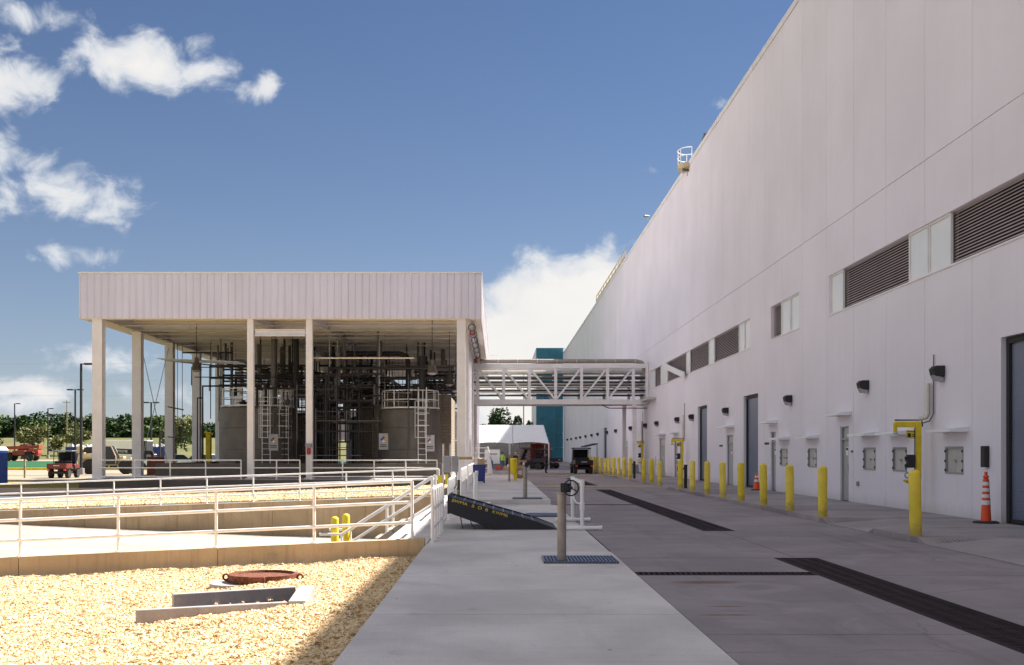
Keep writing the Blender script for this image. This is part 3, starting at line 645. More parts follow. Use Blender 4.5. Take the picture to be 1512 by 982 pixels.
# louvre band
for a, b_, k in louv:
    if k == 'P':
        p = MB(); p.box(WX+.09, WX+.12, a, b_, LZ0, LZ1); p = p.build('infill_panel', mt['panelwhite'], B, True, 0)
        q = MB(); q.box(WX+.05, WX+.088, a, a+.06, LZ0, LZ1); q.box(WX+.05, WX+.088, b_-.06, b_, LZ0, LZ1); q.box(WX+.05, WX+.088, a+.06, b_-.06, LZ0, LZ0+.06); q.box(WX+.05, WX+.088, a+.06, b_-.06, LZ1-.06, LZ1)
        q.build('panel_frame', mt['metalwhite'], p, False, 0).location = -Vector(wloc(p))
    else:
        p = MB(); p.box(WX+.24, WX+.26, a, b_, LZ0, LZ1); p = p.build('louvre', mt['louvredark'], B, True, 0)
        n = 17; s = (LZ1-LZ0)/n; sq = None
        for i in range(n):
            z = LZ0+s*i
            if sq is None:
                q = MB(); q.hexa([(0,0,0),(.02,0,0),(.02,b_-a,0),(0,b_-a,0)], [(.07,0,s*.72),(.09,0,s*.72),(.09,b_-a,s*.72),(.07,b_-a,s*.72)])
                sq = q.mesh('slat', mt['louvre'], smooth=0)
            o = bpy.data.objects.new('slat', sq); COL.objects.link(o); o.parent = p; o.location = Vector((WX+.11, a, z))-Vector(wloc(p))
q = MB(); q.box(WX-.03, WX+.05, 15.3, 38.72, LZ0-.05, LZ0-.003); q.box(WX-.03, WX+.05, 50.75, 84, LZ0-.05, LZ0-.003); q.box(WX-.03, WX+.05, 42.45, 46.95, LZ0-.05, LZ0-.003); q.build('sill', mt['metalwhite'], B, True, 0)
q = MB(); q.bar((WX-.30, 75.4, 7.62), (WX-.22, 67.4, 6.42), .08, .36); q.build('propped_flap', mt['panelwhite'], B, True, 0)
# roller shutters
for a, b_ in rolls:
    q = MB(); z = 0.1
    while z < 4.3:
        q.hexa([(WX+.20,a+.06,z),(WX+.24,a+.06,z),(WX+.24,b_-.06,z),(WX+.20,b_-.06,z)], [(WX+.185,a+.06,z+.07),(WX+.24,a+.06,z+.07),(WX+.24,b_-.06,z+.07),(WX+.185,b_-.06,z+.07)]); z += .074
    p = q.build('roller_shutter', mt['rolldoor'], B, True, 0)
    q = MB()
    for y_, s_ in ((a, 1), (b_, -1)): q.box(WX+.12, WX+.178, min(y_, y_+s_*.14), max(y_, y_+s_*.14), .1, 4.34)
    q.box(WX+.12, WX+.178, a+.14, b_-.14, 4.2, 4.34); q.box(WX+.15, WX+.18, a+.14, b_-.14, .112, .2)
    q.build('guide', mt['black'], p, False, 0).location = -wloc(p)
# doors
for i, (a, b_, h) in enumerate(doors):
    q = MB(); q.box(WX+.10, WX+.15, a+.05, b_-.05, .12, 2.13); p = q.build('door', mt['doorgrey'], B, True, 0)
    q = MB(); f0, f1 = WX+.05, WX+.16
    q.box(f0, f1, a, a+.05, .11, h); q.box(f0, f1, b_-.05, b_, .11, h); q.box(f0, f1, a+.05, b_-.05, h-.05, h); q.box(f0-.03, f1, a+.05, b_-.05, 2.13, 2.2)
    q.build('door_frame', mt['frame'], p).location = -wloc(p)
    q = MB(); q.box(WX+.11, WX+.14, a+.05, b_-.05, 2.2, h-.05); q.build('transom_panel', mt['hatch'], p, False, 0).location = -wloc(p)
    q = MB(); q.box(WX+.02, WX+.10, a+.12, a+.17, 1.0, 1.35); q.tube((WX+.03, a+.1, 1.05), (WX+.03, a+.25, 1.05), .014); q.build('handle', mt['steel'], p).location = -wloc(p)
    if i < 3:
        q = MB(); q.box(WX+.094, WX+.099, (a+b_)/2-.1, (a+b_)/2+.1, 1.62, 1.9); q.build('notice', mt['white'], p, False, 0).location = -wloc(p)
        q = MB(); q.box(WX+.088, WX+.0935, (a+b_)/2-.08, (a+b_)/2+.08, 1.79, 1.87); q.build('notice_print', mt['black'], p, False, 0).location = -wloc(p)
for a, b_ in hatches:
    q = MB(); m_ = (a+b_)/2; q.box(WX+.04, WX+.07, a+.05, m_-.008, 1.22, 1.82); q.box(WX+.04, WX+.07, m_+.008, b_-.05, 1.22, 1.82); p = q.build('hatch', mt['hatch'], B, True, 0)
    q = MB(); f0, f1 = WX-.015, WX+.10
    q.box(f0, f1, a, a+.05, 1.17, 1.87); q.box(f0, f1, b_-.05, b_, 1.17, 1.87); q.box(f0, f1, a+.05, b_-.05, 1.17, 1.22); q.box(f0, f1, a+.05, b_-.05, 1.82, 1.87); q.build('hatch_frame', mt['frame'], p, False, 0).location = -wloc(p)
    q = MB(); q.tube((WX+.0, m_-.04, 1.5), (WX+.04, m_-.04, 1.5), .02); q.bar((WX, m_-.1, 1.47), (WX, m_+.04, 1.53), .02, .03); q.build('latch', mt['steel'], p).location = -wloc(p)
    for z in (1.27, 1.5, 1.75):
        for y_ in (a+.02, b_-.04): q = MB(); q.box(WX-.03, WX-.0155, y_-.025, y_+.045, z-.03, z+.03); q.build('hinge', mt['black'], p, False, 0).location = -wloc(p)
for a, b_, z in ((27.2,28.75,2.24),(31.0,32.6,2.24),(33.6,35.2,2.24),(39.9,41.5,2.24),(43.9,45.5,2.24),(36.2,37.7,2.95),(45.8,47.2,2.95),(54.2,56.2,2.95),(70.8,72.9,2.95),(76.3,79.4,2.95)):
    q = MB(); q.prism([(WX-.46, z-.015), (WX-.46, z+.05), (WX-.003, z+.11), (WX-.003, z-.015)], a, b_, 'y'); q.build('awning', mt['panelwhite'], B, True, 0)
# wall lights
lx = [1392,1281,1168.5,1075,1024,1002.6,972,955,933,911,897.7,884,875,866,858,851.8,844.5,838.8]
proto = None
for x in lx:
    if proto is None:
        q = MB(); q.prism([(0,.0),(-.03,-.06),(-.26,-.02),(-.30,.16),(-.22,.24),(0,.24)], -.17, .17, 'y'); proto = q.build('wall_light', mt['black'], B, False, 0, .015)
        q = MB(); q.prism([(-.02,-.05),(-.03,-.17),(-.20,-.14),(-.27,0.0)], -.15, .15, 'y'); q.build('lens', mt['lens'], proto, False, 0)
        o = proto
    else: o = copy_tree(proto, B)
    o.location = Vector((WX-.004, YW(x), 3.72))-wloc(B)
# small wall fittings
def fit(name, mat, y, z, w, h, dpt): q = MB(); q.box(WX-dpt, WX-.003, y-w/2, y+w/2, z-h/2, z+h/2); return q.build(name, mt[mat], B, True, 0, .008)
fit('control_box', 'black', 26.15, 1.62, .22, .5, .12); fit('socket_box', 'grey', 34.9+.6, .72, .14, .14, .06); fit('socket_box', 'grey', 47.6, .62, .14, .16, .06)
fit('sign_plate', 'black', 57.3, 2.06, .75, .09, .03); fit('sign_plate', 'black', 47.55, 2.1, .7, .09, .03); fit('socket_box', 'grey', 36.1, 1.75, .1, .08, .05)
q = MB(); q.box(WX-.6, WX-.02, 80.9, 85.4, 5.6, 5.75); q.build('ledge', mt['pipelight'], B, True, 0)
for y_, z0, z1, r in ((29.5, 2.65, 3.55, .06), (68.6, 2.5, 4.0, .05), (88.2, 2.5, 4.2, .07)):
    q = MB(); q.path([(WX-.10,y_,z1),(WX-.10,y_,z0+.1),(WX-.14,y_+.03,z0),(WX-.3,y_+.1,z0-.03)], r, 10); q.build('insulated_pipe', mt['pipelight'], B, True)
    q = MB(); q.path([(WX-.04,y_-.22,z1+.75),(WX-.04,y_-.22,z0+.1),(WX-.1,y_-.1,z0-.1),(WX-.35,y_+.2,z0-.2)], .018, 8); q.build('conduit', mt['pipegrey'], B, True)
# roof platform, roof rail, cameras
RPS = .82
RP = thing('roof_platform', 'white railed half round platform jutting from the factory roof edge', 'platform', (WX-.1, 67.5, TOP))
q = MB(); pts = [(math.cos(a)*-.85+.0, math.sin(a)*1.1) for a in [R(-90+15*i) for i in range(13)]]; q.prism([(x+.25, y_) for x, y_ in pts]+[(.25,1.1),(.25,-1.1)][:0], -.32, .02, 'z'); q.build('deck', mt['tan'], RP)
for z in (.55, 1.1):
    q = MB(); q.path([(x+.25, y_, z) for x, y_ in pts], .03, 6); q.build('rail', mt['railwhite'], RP)
for i in (0, 4, 8, 12): q = MB(); q.tube((pts[i][0]+.25, pts[i][1], 0), (pts[i][0]+.25, pts[i][1], 1.1), .03, 6); q.build('post', mt['railwhite'], RP)
RP.scale = (RPS, RPS, RPS)
q = MB(); q.lathe([(.2,0),(.2,.2),(.26,.24),(.26,.66),(.16,.8),(.18,.92)], (0,0,0), 14); o = q.build('roof_fan', mt['pipegrey']); o.location = (WX+.55, 64.3, TOP+.1); tag(o, 'dark exhaust fan on the factory roof beside the railed platform', 'fan')
RS = thing('roof_walkway', 'long cream framed walkway rail along the far factory roof edge', 'railing', (WX, 116, TOP))
for z in (.45, .95): q = MB(); q.tube((WX+.1, 101, TOP+z), (WX+.1, 131, TOP+z), .06, 6); q.build('rail', mt['tan'], RS, True)
for i in range(11): q = MB(); q.tube((WX+.1, 101+3*i, TOP+.09), (WX+.1, 101+3*i, TOP+.95), .05, 6); q.build('post', mt['tan'], RS, True)
q = MB(); q.box(WX+.25, WX+.5, 101, 131, TOP+.09, TOP+.5); q.build('trunking', mt['wood'], RS, True, 0)
for y_, zz, lab in ((84.6, TOP+.2, 'small camera on the factory roof edge left of the railed platform'), (67.0, TOP-.75, 'small dark fitting on the wall just below the railed platform')):
    t = thing('roof_camera', lab, 'camera', (WX-.1, y_, zz)); q = MB(); q.tube((0,0,0),(0,0,.3),.03,6); q.build('stem', mt['steel'], t); q = MB(); q.tube((-.28,-.1,.35),(.1,.05,.35),.09,10); q.build('housing', mt['pipegrey'], t)
# teal end tower
T = thing('teal_tower', 'tall teal clad tower at the far end of the factory', 'building', (9, 205, 0))
q = MB(); q.box(6.75, 11.9, 195.3, 222, 0, 20.1); q.build('body', mt['wall'], T, True, 0)
for i in range(4):
    for k in range(8):
        q = MB(); q.box(6.75+i*1.19, 6.75+(i+1)*1.19-.03, 195.12, 195.28, .1+k*2.5, .1+(k+1)*2.5-.04); q.build('cladding_panel', mt['teal'], T, True, 0)
q = MB(); q.box(8.2, 9.3, 194.98, 195.1, .1, 2.5); q.build('door', mt['grey'], T, True, 0)
# ================================================================== OPEN CANOPY
CX0, CX1, CY0, CY1 = -22.6, -.91, 60.0, 106.5
ZB, ZT = 8.96, 11.38; SLAB = .27
C = thing('open_canopy', 'large white open sided canopy with ribbed fascia over process tanks', 'canopy', ((CX0+CX1)/2, 83, 0))
q = MB(); q.box(-22.2, -1.36, 59.25, CY1, -.6, SLAB); q.build('floor_slab', mt['kerb'], C, True, 0); q = MB(); q.box(-22.25, -1.36, 59.0, 59.245, -.6, SLAB-.02); q.build('slab_edge_shade', mt['darkconc'], C, True, 0)  # front edge in darker concrete, its shade put into the colour
nP = 57; w = (CX1-CX0)/nP; fm = None
for i in range(nP):
    if fm is None:
        q = MB(); q.prism([(0,.0),(.02,-.045),(.06,-.045),(.085,0),(w-.006,0),(w-.006,.03),(0,.03)], ZB, ZT, 'z'); fm = q.mesh('fascia_panel', mt['fascia'], smooth=0)
    o = bpy.data.objects.new('fascia_panel', fm); COL.objects.link(o); o.parent = C; o.location = Vector((CX0+i*w, CY0, 0))-wloc(C)
for xx, sgn in ((CX0, 1), (CX1, -1)):
    n = int((CY1-CY0)/6.55)+1
    for k in range(7):
        a = CY0+.04+k*6.63; q = MB(); q.box(min(xx, xx+sgn*.03), max(xx, xx+sgn*.03), a, a+6.62, ZB, ZT)
        for j in range(17): q.box(min(xx, xx-sgn*.035), max(xx, xx-sgn*.035), a+j*.39, a+j*.39+.05, ZB, ZT)
        q.build('side_fascia', mt['metalwhite'], C, True, 0)
q = MB(); q.box(CX0+.04, CX1-.04, CY1, CY1+.05, ZB, ZT); q.build('rear_fascia', mt['fascia'], C, True, 0)
q = MB(); q.box(CX0-.06, CX1+.06, CY0-.07, CY0+.35, ZT+.003, ZT+.08); q.box(CX0-.06, CX0+.35, CY0+.35, CY1+.1, ZT+.003, ZT+.08); q.box(CX1-.35, CX1+.06, CY0+.35, CY1+.1, ZT+.003, ZT+.08); q.build('coping', mt['metalwhite'], C, True, 0)
q = MB(); q.box(CX0+.04, CX1-.04, CY0+.04, CY1, ZB+.95, ZB+1.05); q.build('roof_deck', mt['soffit'], C, True, 0)
q = MB(); q.box(CX0+.04, CX0+1.1, CY0+.04, CY1, ZB-.02, ZB+.02); q.box(CX1-1.2, CX1-.04, CY0+.04, CY1, ZB-.02, ZB+.02); q.box(CX0+1.1, CX1-1.2, CY0+.04, CY0+.6, ZB-.02, ZB+.02); q.build('soffit_edge', mt['soffit'], C, True, 0)
# beams and purlins; purlins made deep and close-set to brighten the ceiling
def ibeam(q, p, qq, wd, dp):
    p = Vector(p); qq = Vector(qq); q.bar(p, qq, wd*.14, dp-.06); q.bar(p+Vector((0,0,dp/2)), qq+Vector((0,0,dp/2)), wd, .05); q.bar(p-Vector((0,0,dp/2)), qq-Vector((0,0,dp/2)), wd, .05)
colX = [-21.7, -13.43, -10.24, -1.98]
for x in colX:
    q = MB(); ibeam(q, (x, CY0+.3, ZB+.28), (x, CY1-.2, ZB+.28), .3, .55); q.build('girder', mt['metalwhite'], C, True, 0)
for i in range(28):
    y = CY0+.9+i*1.64; q = MB(); ibeam(q, (CX0+.1, y, ZB+.68), (CX1-.1, y, ZB+.68), .2, .46); q.build('purlin', mt['soffit'], C, True, 0)
for i in range(8):
    y = CY0+.45+i*6.55; q = MB(); ibeam(q, (CX0+.5, y, ZB+.30), (CX1-.5, y, ZB+.30), .24, .42); q.build('cross_beam', mt['metalwhite'], C, True, 0)
# columns
def column(x, y, wd, big):
    q = MB(); q.box(x-wd/2, x+wd/2, y-wd*.06, y+wd*.06, SLAB, ZB); q.box(x-wd/2, x-wd/2+.03, y-wd/2, y+wd/2, SLAB, ZB+.001); q.box(x+wd/2-.03, x+wd/2, y-wd/2, y+wd/2, SLAB, ZB+.001)
    q.v = [((vx-x)*1.0+x, vy, vz) for vx, vy, vz in q.v]
    q2 = MB(); q2.box(x-wd/2, x+wd/2, y-wd/2, y-wd/2+.035, SLAB, ZB); q2.box(x-wd/2, x+wd/2, y+wd/2-.035, y+wd/2, SLAB, ZB); q2.box(x-.02, x+.02, y-wd/2+.035, y+wd/2-.035, SLAB, ZB)
    p = q2.build('column', mt['metalwhite'], C, True, 0)
    q = MB(); q.box(x-wd*.75, x+wd*.75, y-wd*.75, y+wd*.75, SLAB, SLAB+.06); q.build('base_plate', mt['metalwhite'], p, False, 0).location = -wloc(p)
for k in range(8):
    y = CY0+.42+6.55*k
    column(-21.7, y, .54, 1); column(-1.98, y, .48, 1)
for x in (-13.43, -10.24):
    for y in (CY0+.42, CY0+.42+6.55*4, CY0+.42+6.55*6): column(x, y, .34, 0)
q = MB(); ibeam(q, (-13.2, CY0+.42, 8.22), (-10.46, CY0+.42, 8.22), .3, .32); q.build('tie_beam', mt['metalwhite'], C, True, 0)
y2 = CY0+.42+6.55; y3 = y2+6.55
for a, b_ in (((-21.7,y2+.3,8.6),(-21.7,y3-.3,.6)), ((-21.7,y2+.3,.6),(-21.7,y3-.3,8.6))): q = MB(); q.tube(a, b_, .022, 6); q.build('brace_rod', mt['steel'], C, True)
q = MB(); q.box(-10.42, -10.06, CY0+.05, CY0+.23, 2.0, 2.2); q.build('alarm_box', mt['grey'], C, True, 0); q = MB(); q.lathe([(.05,0),(.11,.05),(.11,.3),(.05,.36)], (-10.24,CY0+.1,1.6), 10); q.build('alarm_bell', mt['red'], C, True)
# rear corrugated screen wall
for i in range(22):
    x = -19.6+i*.8; q = MB()
    for k in range(4): q.box(x+k*.2, x+k*.2+.12, CY1-1.02, CY1-.98, 2.9, 5.6); q.box(x+k*.2+.12, x+k*.2+.2, CY1-1.0, CY1-.97, 2.9, 5.6)
    if i not in (0, 1, 2, 3, 12): q.build('screen_sheet', mt['wall'], C, True, 0)
# white side sheets; front bay added to block the sun off the tank
for k in (0, 4, 5):
    y = CY0+.42+6.55*(k+1)+.3
    for j in range(5):
        q = MB(); q.box(-2.0, -1.96, y+j*1.2, y+j*1.2+1.17, 2.6, 8.9); q.build('screen_sheet', mt['wall'], C, True, 0)

# ---- railings
def railing(label, pts, h=1.07, rails=(1.07, .68, .30), r=.033, spacing=None, posts=None, group=None, cat='railing'):
    """pts: base points along the run; posts: parameter list of post points"""
    A = Vector(pts[0]); Bq = Vector(pts[-1]); t = thing('guard_rail', label, cat, tuple((A+Bq)/2), 0, group)
    L = (Bq-A).length; n = max(1, int(round(L/(spacing or 1.83))))
    for z in rails:
        q = MB(); q.tube(A+Vector((0,0,z)), Bq+Vector((0,0,z)), r, 8); q.build('rail', mt['railwhite'], t, True)
    for i in range(n+1):
        p = A.lerp(Bq, i/n) if not posts else None
        q = MB(); q.tube(p, p+Vector((0,0,h)), r, 8); q.lathe([(r*2,0),(r*2,.012),(r,.014)], tuple(p), 8); q.build('post', mt['railwhite'], t, True)
    return t
X_ = -1.6
railing('white pipe railing on the nearest low concrete wall', [(-1.6-1.83*9, 20.75, nw(-1.6-1.83*9)), (-1.6, 20.75, nw(-1.6))], r=.030)
railing('white pipe railing on the far dock wall below the canopy', [(-2.35-1.86*15, 44.48, bw(-2.35-1.86*15)), (-2.35, 44.48, bw(-2.35))], r=.031)
for x0, x1, lab in ((-21.35,-13.75,'white railing section under the canopy left of the thin columns'), (-13.1,-10.6,'short white railing section between the two thin canopy columns'), (-10.0,-3.25,'white railing section under the canopy right of the thin columns')):
    railing(lab, [(x0, 59.5, SLAB), (x1, 59.5, SLAB)], r=.036, rails=(1.03,.62,.15), h=1.03, spacing=1.9 if x1-x0 > 3 else 1.25)
railing('white guard rail with close posts beside the near sidewalk edge', [(-1.22, 20.75, .012), (-1.22, 24.1, 0)], spacing=.83, rails=(1.02,.66,.3), h=1.02)
railing('white guard rail behind the black loading ramp', [(-1.25, 28.3, 0), (-1.25, 33.3, 0)], spacing=.9, rails=(1.02,.66,.3), h=1.02)
railing('white guard rail beside the raised pavement near the canopy corner', [(-1.27, 38.4, .15), (-1.27, 44.3, .15)], spacing=.9, rails=(.98,.55,.15), h=.98)
railing('white guard rail on the canopy edge beside the raised pavement', [(-1.3, 48.5, .15), (-1.3, 58.6, .15)], spacing=1.2, rails=(.98,.55,.15), h=.98)
# ---- steps with sloping handrails in the dock well
S = thing('dock_steps', 'concrete dock steps with sloping white pipe handrails', 'stairs', (-2.9, 28.2, -1.4))
ns = 8; rise = 1.55/ns; run = 2.25/ns
for i in range(ns):
    q = MB(); q.box(-4.45+i*run, -2.2, 27.5, 28.9, -1.7+rise*i, -1.55+rise*(i+1)-.004); q.build('step', mt['dockfloor'], S, True, 0)
q = MB(); q.prism([(-4.5,-1.75),(-2.21,-.2),(-2.21,.1),(-4.5,-1.45)], 27.3, 27.48, 'y'); q.build('stringer', mt['dockfloor'], S, True, 0)
for yy in (27.4, 29.0):
    for dz in (1.0, .66, .3):
        q = MB(); lo = (-3.85, yy, -1.3+dz); hi = (-1.62, yy, .12+dz)
        pts = [( -4.4, yy, -1.3+dz), lo, hi] if dz == 1.0 else [lo, hi]
        q.path(pts, .034, 8); q.build('handrail', mt['railwhite'], S, True)
    for f in (0, .5, 1):
        p = Vector((-3.85, yy, -1.3)).lerp(Vector((-1.62, yy, .12)), f); q = MB(); q.tube(p-Vector((0,0,.25 if f < 1 else .1)), p+Vector((0,0,1.0)), .034, 8); q.build('post', mt['railwhite'], S, True)

# ---- bollards
def make_bollard(mat='bollard', h=1.28, r=.115):
    q = MB(); prof = [(r,0),(r,h-r*.75)]+[(r*math.cos(R(a)), h-r*.75+r*.75*math.sin(R(a))) for a in (20,40,60,78,88)]
    q.lathe(prof, n=18); return q.mesh('bollard', mt[mat], smooth=50)
bm_ = make_bollard()
bx = [1352,1214.8,1166.6,1127.5,1095,1067.3,1043.4,1022.8,1004.9,974.4,961.5,950.1,930.4,921.9,913.9,906.5,899.6,893.4,887.2,881.8,877.6,872.7,868.3,864,860.6]
names = ['tall yellow bollard nearest the camera in front of the safety shower', 'second nearest yellow bollard along the kerb, on the right before the ramp gap', 'third nearest yellow bollard along the kerb', 'fourth nearest yellow bollard along the kerb, next to the small cone', 'fifth nearest yellow bollard along the kerb',
 'sixth nearest yellow bollard along the kerb', 'seventh nearest yellow bollard along the kerb', 'eighth nearest yellow bollard, right of the red standpipe valve', 'yellow bollard behind the round red valve of a standpipe', 'first yellow bollard left of the gap beside the red standpipe valve', 'second yellow bollard left of the gap beside the red standpipe valve', 'third yellow bollard left of the gap, before the truss bridge column', 'yellow bollard beside the standpipe at the truss bridge column']
for i, x in enumerate(bx):
    Y = F*8.1/(x-735); o = bpy.data.objects.new('bollard', bm_); COL.objects.link(o); o.location = (8.1+random.uniform(-.02,.02), Y, .105 if oz(Y) > .1 else oz(Y)-.005); o.rotation_euler = (random.uniform(-.02,.02), random.uniform(-.02,.02), random.uniform(0,6))
    if i < len(names): tag(o, names[i], 'bollard', 'yellow bollards along the kerb')
    else: tag(o, ['first','second','third','fourth','fifth','sixth','seventh','eighth','ninth','tenth','eleventh','last'][i-len(names)]+' yellow bollard of the far row, counted away from the truss bridge column', 'bollard', 'yellow bollards along the kerb')
for x, y, z, lab in ((-4.05, 27.6, -1.62, 'sunlit yellow bollard in the dock well, left of the pair'), (-3.95, 28.9, -1.62, 'sunlit yellow bollard in the dock well, right of the pair')):
    o = bpy.data.objects.new('bollard', make_bollard('yellow', h=1.75, r=.10)); COL.objects.link(o); o.location = (x, y, z); tag(o, lab, 'bollard', 'yellow bollards in the dock well')
# ---- standpipes with red valve
for i, (x, y, lab) in enumerate(((8.42, 49.8, 'short dark standpipe with round red valve beside a bollard'), (8.42, 68.5, 'short dark standpipe with red valve at the truss bridge column'))):
    t = thing('standpipe', lab, 'standpipe', (x, y, .11)); q = MB(); q.lathe([(.1,0),(.1,.02),(.075,.03),(.075,1.02),(.085,1.03),(.085,1.06)], n=12); q.build('pipe', mt['black'], t)
    q = MB(); q.tube((-.05,0,.88),(-.2,0,.88),.05,8); q.build('branch', mt['darkred'], t); q = MB(); q.tube((-.2,-.02,.88),(-.36,-.04,.88),.12,12); q.build('valve', mt['darkred'], t)

# ---- cones
def cone(label, loc, h, r0, r1, bands, base):
    t = thing('traffic_cone', label, 'traffic cone', loc); q = MB(); q.lathe([(base,0),(base,.03),(base*.8,.05)], n=8); q.build('base', mt['black'], t)
    rr = lambda z: r0+(r1-r0)*(z-.05)/(h-.05)
    q = MB(); q.lathe([(r0,.05),(r1,h-.02),(r1*.6,h)], n=18); q.build('body', mt['orange'], t)
    for a, b_ in bands: q = MB(); q.lathe([(rr(a)+.0005,a),(rr(a)+.004,a),(rr(b_)+.004,b_),(rr(b_)+.0005,b_)], n=18); q.build('reflective_band', mt['reflect'], t)
    if h > 1:
        q = MB(); q.lathe([(r1*.7,h),(r1*1.1,h+.03),(r1*.7,h+.07),(.03,h+.08),(.04,h+.12),(.03,h+.15)], n=12); q.build('knob', mt['orange'], t)
    return t
cone('tall orange channeliser cone with white bands beside the near roller shutter', (11.12, 25.3, .108), 1.02, .115, .065, ((.42,.52),(.58,.66),(.72,.80),(.86,.94)), .30)
cone('small orange traffic cone in front of a roller shutter', (11.0, 47.2, .108), .72, .16, .045, ((.36,.46),(.54,.62)), .25)

# ---- handwheel posts
def wheel_post(label, x, y, z, h=1.03, r=.07):
    t = thing('valve_post', label, 'valve', (x, y, z)); q = MB(); q.lathe([(r,0),(r,h),(r*1.25,h+.005),(r*1.25,h+.03)], n=16); q.build('post', mt['postgrey'], t)
    q = MB(); q.box(-.02,.14,-.07,.07,h+.03,h+.17); q.tube((.06,-.16,h+.1),(.06,.1,h+.1),.045,10); q.build('gearbox', mt['blackpaint'], t, False, 35, .01)
    c = (.13,-.17,h+.10); q = MB(); q.ring(c, .118, .011, 'y', 28, 8)
    for k in range(3): a = R(90+120*k); q.tube(c, (c[0]+.118*math.cos(a), c[1], c[2]+.118*math.sin(a)), .009, 6)
    q.tube((c[0],c[1]-.03,c[2]),(c[0],c[1]+.1,c[2]),.03,10); q.build('handwheel', mt['blackpaint'], t); return t
wheel_post('steel post with black handwheel nearest the camera on the sidewalk', 1.0, 17.35, .04)
wheel_post('steel post with black handwheel on the raised pavement corner', .93, 37.7, .18)
# ---- plastic pipe stands
def pvc(label, x, y0, y1, z=0):
    t = thing('pipe_stand', label, 'stand', (x, (y0+y1)/2, z)); r = .045; zf = r+.006
    for k, y in enumerate((y0, y1)):
        q = MB(); q.tube((x-.40,y,z+zf),(x+.42,y,z+zf),r,10); q.tube((x-.42,y,z+zf),(x-.34,y,z+zf),r*1.2,10); q.tube((x+.36,y,z+zf),(x+.44,y,z+zf),r*1.2,10); q.tube((x-.08,y,z+zf),(x+.08,y,z+zf),r*1.25,10); q.build('foot', mt['white'], t, True)
        q = MB(); q.tube((x,y,z+.06),(x,y,z+1.08),r,10); q.tube((x,y,z+.45),(x,y,z+.62),r*1.25,10); q.tube((x,y,z+.98),(x,y,z+1.12),r*1.25,10); q.build('upright', mt['white'], t, True)
    q = MB(); q.tube((x,y0,z+1.06),(x,y1,z+1.06),r,10); q.build('top_rail', mt['white'], t, True)
    q = MB(); q.path([(x-.02,y0,z+.58),(x-.05,(y0*2+y1)/3,z+.56),(x-.05,(y0+2*y1)/3,z+.62),(x-.02,y1,z+.68)], .018, 8); q.build('sagging_rope', mt['white'], t, True)
    return t
pvc('white plastic pipe stand on the road beside the black ramp', 1.86, 24.5, 27.6)
pvc('white plastic pipe stand just behind the black ramp', -.69, 33.2, 36.2)
# ---- black loading ramp
RM = thing('loading_ramp', 'black steel loading ramp with yellow stencilled letters', 'ramp', (.1, 25.6, 0))
y0, y1 = 24.7, 26.7
prof = [(-1.08,.74),(.85,.19),(1.33,.012),(1.33,.004),(-.1,.004),(-.28,.08),(-1.08,.37)]
q = MB(); q.prism(prof, y0, y0+.05, 'y'); q.build('side_plate', mt['blackpaint'], RM, True, 0, .006)
q = MB(); q.prism(prof, y1-.05, y1, 'y'); q.build('side_plate', mt['blackpaint'], RM, True, 0, .006)
q = MB(); q.prism([(-1.08,.70),(.85,.16),(1.33,.006),(1.33,.001),(.8,.08),(-1.08,.62)], y0+.05, y1-.05, 'y'); q.build('deck_plate', mt['blackpaint'], RM, True, 0)
for k in range(9):
    f = k/8; q = MB(); x = -1.0+1.8*f; z = .70-.54*(x+1.08)/1.93; q.bar((x,y0+.06,z+.006),(x,y1-.06,z+.006),.03,.012); q.build('grip_bar', mt['grate'], RM, True, 0)
q = MB(); q.box(-1.12,-1.085,y0,y1,.35,.76); q.build('lip_plate', mt['blackpaint'], RM, True, 0)
ang = math.atan2(-.55, 1.93)
def ramp_text(txt, x, z, size): 
    o = lettering(txt, size, mt['yellowline'], RM, Vector((x, y0-.006, z))-wloc(RM), (R(90), -ang, 0), .002); o.scale = (1.25, 1, 1)
ramp_text('BWMA', -.85, .61, .095); ramp_text('B', -.55, .525, .095); ramp_text('O', -.40, .482, .095); ramp_text('B', -.25, .44, .095); ramp_text('KWMB', .05, .355, .095)
for k, pts in enumerate(([(-.85,y0+.2,.42),(-.82,y0+.15,.2),(-.78,y0+.1,.012)], [(-.62,y0+.2,.32),(-.6,y0+.12,.15),(-.5,y0+.05,.012)], [(-.6,y0+.2,.32),(-.45,y0+.1,.17),(-.2,y0-.02,.03),(.2,y0-.04,.016)])):
    q = MB(); q.path(pts, .012, 6); q.build('hose', mt['black'], RM, True)
# ---- concrete trough and iron manhole in the gravel
Bx = thing('drain_trough', 'three sided pale concrete trough sunk in the gravel', 'trough', (-3.2, 14.2, -.3))
zt = ZTR
fl, fr, bl, brr = TFL, TFR, TBL, TBR
def wallseg(a, b_, th, ztop, zbot, name, inward):
    a = Vector(a); b_ = Vector(b_); d_ = (b_-a).normalized(); n_ = Vector((-d_.y, d_.x, 0))*th*inward
    q = MB(); q.hexa([(a.x,a.y,zbot),(b_.x,b_.y,zbot),((b_+n_).x,(b_+n_).y,zbot),((a+n_).x,(a+n_).y,zbot)], [(a.x,a.y,ztop),(b_.x,b_.y,ztop),((b_+n_).x,(b_+n_).y,ztop),((a+n_).x,(a+n_).y,ztop)]); q.build(name, mt['kerb'], Bx, True, 0, .008)
wallseg(fl, fr, .09, zt, -1.3, 'front_wall', 1); wallseg(bl, brr, .09, zt+.005, -1.3, 'back_wall', 1)
wallseg(fr+Vector((.005,0,0)), brr+Vector((.03,.06,0)), .20, zt+.012, -1.3, 'end_wall', -1)
